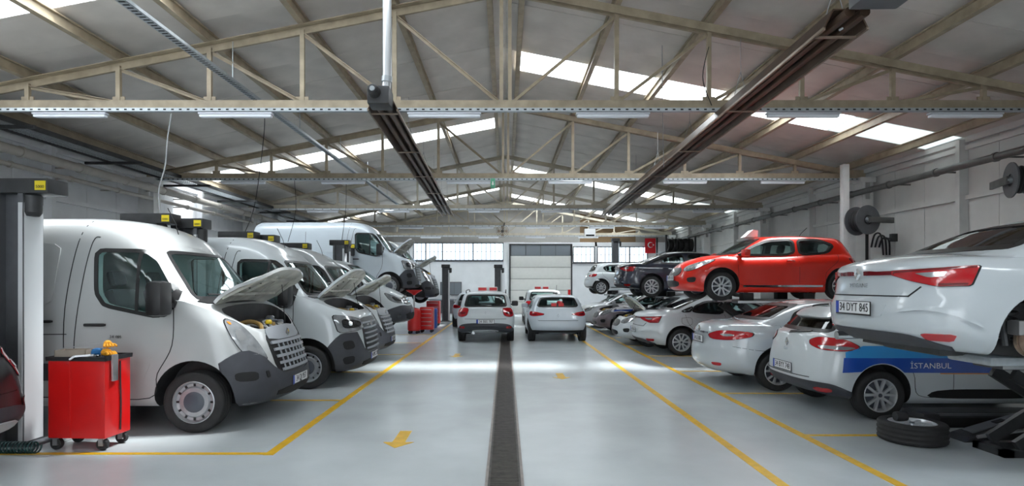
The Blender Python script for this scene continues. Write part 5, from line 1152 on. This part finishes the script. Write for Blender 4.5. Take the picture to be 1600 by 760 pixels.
obj('platform', MB().box(0, 2.1, 0, .30, .12, .19, .01).mesh('platform', 'dark_steel'), t); obj('base_frame', MB().box(.05, 2.05, .02, .30, 0, .12).mesh('base_frame', 'black_trim', None), t); obj('platform_edge', MB().box(-.02, 2.12, -.015, -.001, .15, .18).mesh('platform_edge', 'lift_grey', None), t)
# loose wheels
def loose_wheel(x, y, z, label, r=.335):
    ty, rim, sub, cap = wheel_meshes(r, 'alloy'); t = thing('wheel_assembly', label, 'wheel', (x, y, z)); 
    for nm, me in (('tyre', ty), ('rim', rim), ('brake_disc', sub), ('wheel_cap', cap)): obj('rim_back' if nm == 'brake_disc' else nm, me, t, (0, 0, .112), (PI/2, 0, 0))
    return t
loose_wheel(4.53, 6.42, 0, 'loose car wheel lying flat on the floor beside the striped estate')
tag(obj('rubber_mallet', MB().lathe([(.001, .0), (.05, 0), (.055, .03), (.055, .09), (.05, .12), (.001, .12)], 'X', 14, (4.30, 6.36, .285)).mesh('rubber_mallet', 'tool_black')), 'small black rubber block resting on the loose wheel', 'tool')
tag(obj('cloth_bag', MB().box(4.80, 5.02, 6.62, 6.85, 0, .26, .06).mesh('cloth_bag', 'tool_black')), 'dark lumpy bag beside the loose wheel', 'bag')
loose_wheel(5.95, 6.52, 0, 'loose wheel half hidden behind the folded lift ramp') if False else None
# ---------------------------------------------------------------- red tool trolley and things on it
t = thing('tool_trolley', 'tall red steel tool trolley on casters beside the first van', 'trolley', (-4.47, 6.20, 0), math.radians(-3))
obj('cabinet', MB().box(-.31, .31, -.19, .19, .13, .95, .012).mesh('cabinet', 'toolbox_red'), t)
obj('corner_fold', MB().box(-.075, -.06, -.200, -.185, .14, .94, .004).mesh('corner_fold', 'toolbox_red'), t)
obj('top_tray', MB().box(-.325, .325, -.205, .205, .94, .962, .006).box(-.325, .325, -.205, -.19, .96, .985).box(-.325, .325, .19, .205, .96, .985).box(-.325, -.31, -.205, .205, .96, .985).box(.31, .325, -.205, .205, .96, .985).mesh('top_tray', 'tool_black'), t)
for x in (-.25, .25):
    for y in (-.14, .14):
        c = obj('caster', MB().lathe([(.03, -.02), (.06, -.022), (.065, 0), (.06, .022), (.03, .02)], 'Y', 18, (x, y, .065), True).mesh('caster', 'rubber'), t)
        obj('caster_fork', MB().box(x-.025, x+.025, y-.035, y-.026, .05, .135).box(x-.025, x+.025, y+.026, y+.035, .05, .135).box(x-.03, x+.03, y-.035, y+.035, .12, .135).mesh('caster_fork', 'tool_steel', None), c)
obj('side_rack', MB().box(.32, .345, -.12, -.04, .72, 1.0, .006).mesh('side_rack', 'tool_steel'), t)
def on_trolley(name, label, cat, b, m, loc, rz=0): return tag(obj(name, b.mesh(name, m), None, Vector((-4.47, 6.20, .962))+Vector(loc), (0, 0, rz)), label, cat)
on_trolley('metal_tray', 'shallow tan metal box tilted open on the red trolley', 'box', MB().box(-.15, .15, -.09, .09, 0, .012).box(-.15, .15, -.09, -.08, 0, .085).box(-.15, .15, .08, .09, 0, .085).box(-.15, -.14, -.09, .09, 0, .085).box(.14, .15, -.09, .09, 0, .085), 'box_tan', (-.12, -.06, .002), .15)
on_trolley('steel_rule', 'long thin steel bar lying across the tan box', 'tool', MB().bar((-.22, 0, .095), (.26, .02, .16), .02, .008), 'tool_steel', (-.05, -.02, 0), .1)
def glove(m, name, label, loc, rz, sc=1):
    b = MB().tube(catm([(-.06, 0, .03), (0, 0, .045), (.06, 0, .04)], 4), [.025, .03, .035, .04, .042, .042, .04, .036, .03], 10)
    for j in range(4): b.tube(catm([(.04, -.03+.02*j, .04), (.09, -.036+.024*j, .05), (.14-.01*abs(j-1.5), -.04+.027*j, .025)], 3), .011, 6)
    b.tube(catm([(0, .035, .035), (.03, .06, .04), (.06, .075, .02)], 3), .012, 6)
    return on_trolley(name, label, 'glove', b, m, loc, rz)
glove('glove_orange', 'work_glove', 'orange work glove on the red trolley', (.19, -.03, .01), -.5); glove('glove_orange', 'work_glove', 'second orange work glove lying across the first', (.16, .04, .09), -.9); glove('glove_blue', 'work_glove', 'blue work glove beside the orange ones', (.05, .02, .005), .5)
on_trolley('cutting_pliers', 'steel pliers hanging over the front edge of the red trolley', 'tool', MB().bar((-.1, -.19, .03), (.06, -.14, .035), .03, .02).bar((-.1, -.22, .03), (.04, -.16, .04), .022, .018).bar((-.13, -.225, .0), (-.09, -.21, .035), .04, .018), 'tool_steel', (.08, 0, 0))
on_trolley('ratchet_wrench', 'chrome ratchet wrench lying on the red trolley', 'tool', MB().tube([(-.1, 0, .02), (.1, .02, .02)], .011, 8).lathe([(.001, 0), (.026, 0), (.026, .028), (.001, .028)], 'Z', 14, (.11, .02, .008)), 'chrome', (.05, -.10, 0), -.2)
on_trolley('socket_box', 'small black socket box at the back corner of the red trolley', 'tool', MB().box(-.06, .06, -.04, .04, 0, .05, .01), 'tool_black', (-.24, .12, 0))
tag(obj('air_hose', MB().tube(catm([(-4.148, 6.20, .92), (-4.146, 6.20, .7), (-4.147, 6.21, .45), (-4.146, 6.20, .18)], 6), .008, 6).mesh('air_hose', 'tool_black')), 'thin black air line hanging on the side of the red trolley', 'hose')
tag(obj('coiled_hose', MB().tube([(-5.35+a*.0028, 5.93+.055*math.cos(a*.5), .062+.055*math.sin(a*.5)) for a in range(0, 190)], .009, 6).mesh('coiled_hose', 'hose_green')), 'green and black spiral air hose on the floor beside the red trolley', 'hose')
tag(obj('paper_bag', MB().box(-5.0, -4.86, 6.35, 6.50, 0, .22, .03).mesh('paper_bag', 'paper_white')), 'crumpled white paper bag on the floor behind the red trolley', 'bag')
# ---------------------------------------------------------------- mid-hall workshop gear on the left
p = at(647, 521, 20.5); t = thing('oil_drainer', 'red oil drainer with a funnel on a pole under the raised van', 'oil drainer', (p.x, 20.5, 0))
obj('tank', MB().lathe([(.001, .10), (.20, .10), (.23, .14), (.23, .80), (.19, .88), (.05, .92), (.001, .92)], 'Z', 24).mesh('tank', 'toolbox_red'), t); obj('pole', MB().tube([(0, 0, .9), (0, 0, 1.42)], .03, 12).mesh('pole', 'tool_steel'), t)
obj('funnel', MB().lathe([(.035, 1.36), (.10, 1.42), (.28, 1.52), (.28, 1.55), (.26, 1.55), (.09, 1.44), (.02, 1.40)], 'Z', 24).mesh('funnel', 'toolbox_red'), t)
for a in range(4): obj('caster', MB().tube([(.19*math.cos(a*PI/2+.7), .19*math.sin(a*PI/2+.7)-.02, .05), (.19*math.cos(a*PI/2+.7), .19*math.sin(a*PI/2+.7)+.02, .05)], .05, 12).mesh('caster', 'rubber'), t)
def chest(x, y, w_, d_, h_, label, m='toolbox_red', n=5):
    t = thing('tool_chest', label, 'tool chest', (x, y, 0)); obj('cabinet', MB().box(-w_/2, w_/2, -d_/2, d_/2, .11, h_, .015).mesh('cabinet', m), t)
    for i in range(n):
        z0 = .15+(h_-.2)*i/n; dr_ = obj('drawer', MB().box(-w_/2+.03, w_/2-.03, -d_/2-.012, -d_/2+.01, z0, z0+(h_-.2)/n-.015, .005).mesh('drawer', m), t)
        obj('drawer_handle', MB().box(-w_/2+.06, w_/2-.06, -d_/2-.024, -d_/2-.012, z0+(h_-.2)/n-.045, z0+(h_-.2)/n-.03).mesh('drawer_handle', 'tool_steel', None), dr_)
    for sx in (-1, 1):
        for sy in (-1, 1): obj('caster', MB().tube([(sx*(w_/2-.07), sy*(d_/2-.07)-.02, .055), (sx*(w_/2-.07), sy*(d_/2-.07)+.02, .055)], .055, 12).mesh('caster', 'rubber'), t)
chest(-2.86, 21.0, .48, .42, .92, 'red tool chest with drawers standing by the yellow line')
chest(-3.05, 24.4, .55, .45, 1.05, 'darker red tool chest far behind the oil drainer')
tag(obj('blue_bin', MB().lathe([(.001, .002), (.24, .002), (.28, .70), (.30, .72), (.30, .76), (.26, .76), (.001, .70)], 'Z', 24, (-3.45, 22.3, 0)).mesh('blue_bin', 'drum_blue')), 'blue plastic bin behind the red oil drainer', 'bin')
tag(obj('blue_bin', MB().box(-3.2, -2.75, 22.9, 23.3, 0, .78, .04).mesh('blue_bin', 'drum_blue')), 'square blue bin behind the red tool chest', 'bin')
t = thing('low_stool', 'low dark roller stool on the floor under the slightly raised van', 'stool', (at(612, 524, 19.8).x, 18.4, 0)); obj('seat', MB().box(-.2, .2, -.17, .17, .22, .28, .02).mesh('seat', 'tool_black'), t)
for sx in (-1, 1):
    for sy in (-1, 1): obj('leg', MB().bar((sx*.15, sy*.12, .22), (sx*.2, sy*.15, 0), .03).mesh('leg', 'dark_steel', None), t)
# end wall and right side
t = thing('notice_board', 'dark framed board on the white end wall', 'board', (-3.3, 34.74, 1.5)); obj('frame', MB().box(-.65, .65, -.03, .03, -.4, .4, .01).mesh('frame', 'window_frame'), t)
for i in range(3): obj('panel', MB().box(-.6+.41*i, -.6+.41*i+.38, -.04, -.031, -.35, .35).mesh('panel', 'door_glazing', None), t)
t = thing('workbench', 'grey workbench against the end wall beyond the free-standing lift column', 'bench', (-3.4, 34.2, 0)); obj('bench_top', MB().box(-1.2, 1.2, -.35, .35, .82, .90, .01).mesh('bench_top', 'grey_plastic'), t); obj('bench_cabinet', MB().box(-1.1, 1.1, -.3, .3, .05, .82, .01).mesh('bench_cabinet', 'lift_grey'), t)
tag(obj('down_pipe', MB().tube([(0, 34.6, 0), (0, 34.6, 4.2)], .13, 16).mesh('down_pipe', 'wall_back')), 'white drain pipe standing between the windows and the cream door', 'pipe')
t = thing('wall_flag', 'red flag with white crescent and star on the end wall', 'flag', (8.72, 34.72, 4.08)); obj('cloth', MB().box(-.32, .32, -.02, .0, -.45, .45).mesh('cloth', 'flag_red', None), t)
cr = [(.17*math.cos(a), .17*math.sin(a)) for a in np.linspace(.6, 2*PI-.6, 20)]+[(.04+.135*math.cos(a), .135*math.sin(a)) for a in np.linspace(2*PI-.75, .75, 20)]
obj('crescent', MB().prism([Vector((x, -.022, z+.05)) for x, z in cr], (0, -.004, 0)).mesh('crescent', 'sign_white', None), t)
stp = [((.075 if j % 2 == 0 else .03)*math.cos(j*PI/5+PI), (.075 if j % 2 == 0 else .03)*math.sin(j*PI/5+PI)) for j in range(10)]
obj('star', MB().prism([Vector((x+.18, -.022, z+.05)) for x, z in stp], (0, -.004, 0)).mesh('star', 'sign_white', None), t)
t = thing('exit_sign', 'small green exit sign hanging under the second truss', 'sign', (-.34, 15.35, 4.44)); obj('sign_plate', MB().box(-.06, .06, -.012, .012, -.13, .13, .005).mesh('sign_plate', 'exit_green'), t)
obj('arrow', MB().prism([Vector((x*.06, -.014, z*.06)) for x, z in ((-.25, .8), (.25, .8), (.25, -.2), (.6, -.2), (0, -1), (-.6, -.2), (-.25, -.2))], (0, -.002, 0)).mesh('arrow', 'sign_white', None), t); obj('sign_rod', MB().bar((0, 0, .13), (0, .23, .2), .008).mesh('sign_rod', 'cable', None), t)
t = thing('wall_fan', 'round caged fan on the king post near the end wall', 'fan', (-.15, 27.7, 4.30))
for k_ in range(4): obj('cage_ring', MB().tube([((.08+.07*k_)*math.cos(a), -.16+.02*k_, (.08+.07*k_)*math.sin(a)) for a in [2*PI*j/24 for j in range(24)]], .007, 5, closed=True).mesh('cage_ring', 'dark_steel'), t)
for k_ in range(4): obj('blade', MB().prism([Vector((math.cos(k_*PI/2+a)*r, -.08, math.sin(k_*PI/2+a)*r)) for r, a in ((.04, 0), (.25, -.3), (.26, .3), (.05, .4))], (0, .01, 0)).mesh('blade', 'heater_rim', None), t)
obj('motor', MB().tube([(0, -.06, 0), (0, .12, 0)], .07, 14).mesh('motor', 'dark_steel'), t); obj('bracket', MB().bar((0, .1, 0), (.1, .3, .45), .03).mesh('bracket', 'dark_steel', None), t)
def reel(x, y, z, r, label, face=1):
    t = thing('hose_reel', label, 'hose reel', (x, y, z), face)
    obj('drum', MB().lathe([(r*.55, -.16), (r*.58, .0), (r*.55, .16)], 'Y', 28).mesh('drum', 'dark_steel'), t)
    for yy in (-.17, .17): obj('flange', MB().lathe([(r*.35, yy-.012), (r, yy-.012), (r, yy+.012), (r*.35, yy+.012)], 'Y', 32, closed=True).mesh('flange', 'lift_grey'), t)
    for j in range(4): obj('hose_coil', MB().tube([((r*.66)*math.cos(a), -.11+.073*j, (r*.66)*math.sin(a)) for a in [2*PI*k_/28 for k_ in range(28)]], .04, 8, closed=True).mesh('hose_coil', 'tool_black'), t)
    obj('hub', MB().tube([(0, -.24, 0), (0, .24, 0)], r*.2, 16).mesh('hub', 'galvanised'), t); obj('bracket', MB().box(-.06, r+.35, -.26, -.21, -.07, .07, .01).box(-.06, r+.35, .21, .26, -.07, .07, .01).mesh('bracket', 'pipe_dark'), t)
    return t
reel(8.85, 14.3, 3.33, .36, 'large exhaust hose reel on the white column behind the red car', .25)
reel(9.25, 10.3, 3.62, .32, 'dark hose reel on the white wall at the picture edge', 1.2)
tag(obj('white_post', MB().box(8.62, 8.78, 14.7, 14.86, 0, 4.82, .01).mesh('white_post', 'column_white')), 'slim white square post rising behind the red car', 'post')
t = thing('exhaust_cabinet', 'white column cabinet with black hoses below the hose reel', 'cabinet', (9.30, 15.0, 0))
obj('body', MB().box(-.28, -.02, -.15, .15, 0, 3.08, .02).box(.10, .50, -.15, .15, 0, 3.16, .02).mesh('body', 'column_white'), t); obj('spine', MB().box(-.02, .10, -.08, .1, 0, 3.3).mesh('spine', 'tool_black', None), t)
for j in range(3): obj('hose', MB().tube(catm([(.12+.1*j, -.16, 2.7), (.16+.1*j, -.24, 3.02-.05*j), (.32+.1*j, -.24, 3.0-.06*j), (.42+.08*j, -.18, 2.5)], 6), .022, 8).mesh('hose', 'tool_black'), t)
obj('switch_box', MB().box(.62, .80, -.2, -.1, 2.85, 3.05, .01).mesh('switch_box', 'dark_steel'), t)
obj('switch_arm', MB().box(.45, .64, -.17, -.12, 2.9, 2.95).mesh('switch_arm', 'dark_steel', None), t)
t = thing('engine_hoist', 'red workshop stand by the silver car', 'stand', (3.0, 27.2, 0)); obj('upright', MB().box(-.06, .06, -.06, .06, .1, 1.5, .01).mesh('upright', 'toolbox_red'), t); obj('foot', MB().box(-.3, .3, -.06, .06, .03, .11, .01).box(-.06, .06, -.3, .3, .03, .11, .01).mesh('foot', 'toolbox_red'), t); obj('cross_arm', MB().box(-.16, .2, -.05, .05, 1.1, 1.2, .01).mesh('cross_arm', 'toolbox_red'), t)

t = thing('tyre_rack', 'dark storage rack with tyres high behind the navy saloon', 'rack', (9.0, 30.5, 0))
for sx in (-1, 1):
    for sy in (-1, 1): obj('upright', MB().box(sx*.75-.04, sx*.75+.04, sy*.9-.04, sy*.9+.04, 0, 4.3).mesh('upright', 'dark_steel', None), t)
for z in (2.2, 3.45): obj('shelf', MB().box(-.79, .79, -.94, .94, z-.05, z, .01).mesh('shelf', 'dark_steel'), t)
ty = wheel_meshes(.335, 'alloy')[0]
for z in (2.2, 3.45):
    for j in range(5): tag(obj('stored_tyre', ty, None, (8.5+.27*j, 29.9, z+.336), (0, 0, PI/2)), 'black tyre standing on the %s shelf of the storage rack, %s from the aisle' % ('lower' if z < 3 else 'upper', ORD[j]), 'tyre', 'tyres on the rack')
t = thing('air_unit', 'white air unit hanging under the fourth truss above the cream door', 'air unit', (4.05, 27.7, 4.22)); obj('casing', MB().box(-.26, .26, -.12, .12, -.2, .2, .03).mesh('casing', 'sign_white'), t); obj('outlet', MB().box(-.2, .2, -.125, -.118, -.16, -.08).mesh('outlet', 'gap', None), t); obj('bracket', MB().bar((0, 0, .2), (0, .26, .41), .03).mesh('bracket', 'galvanised', None), t)
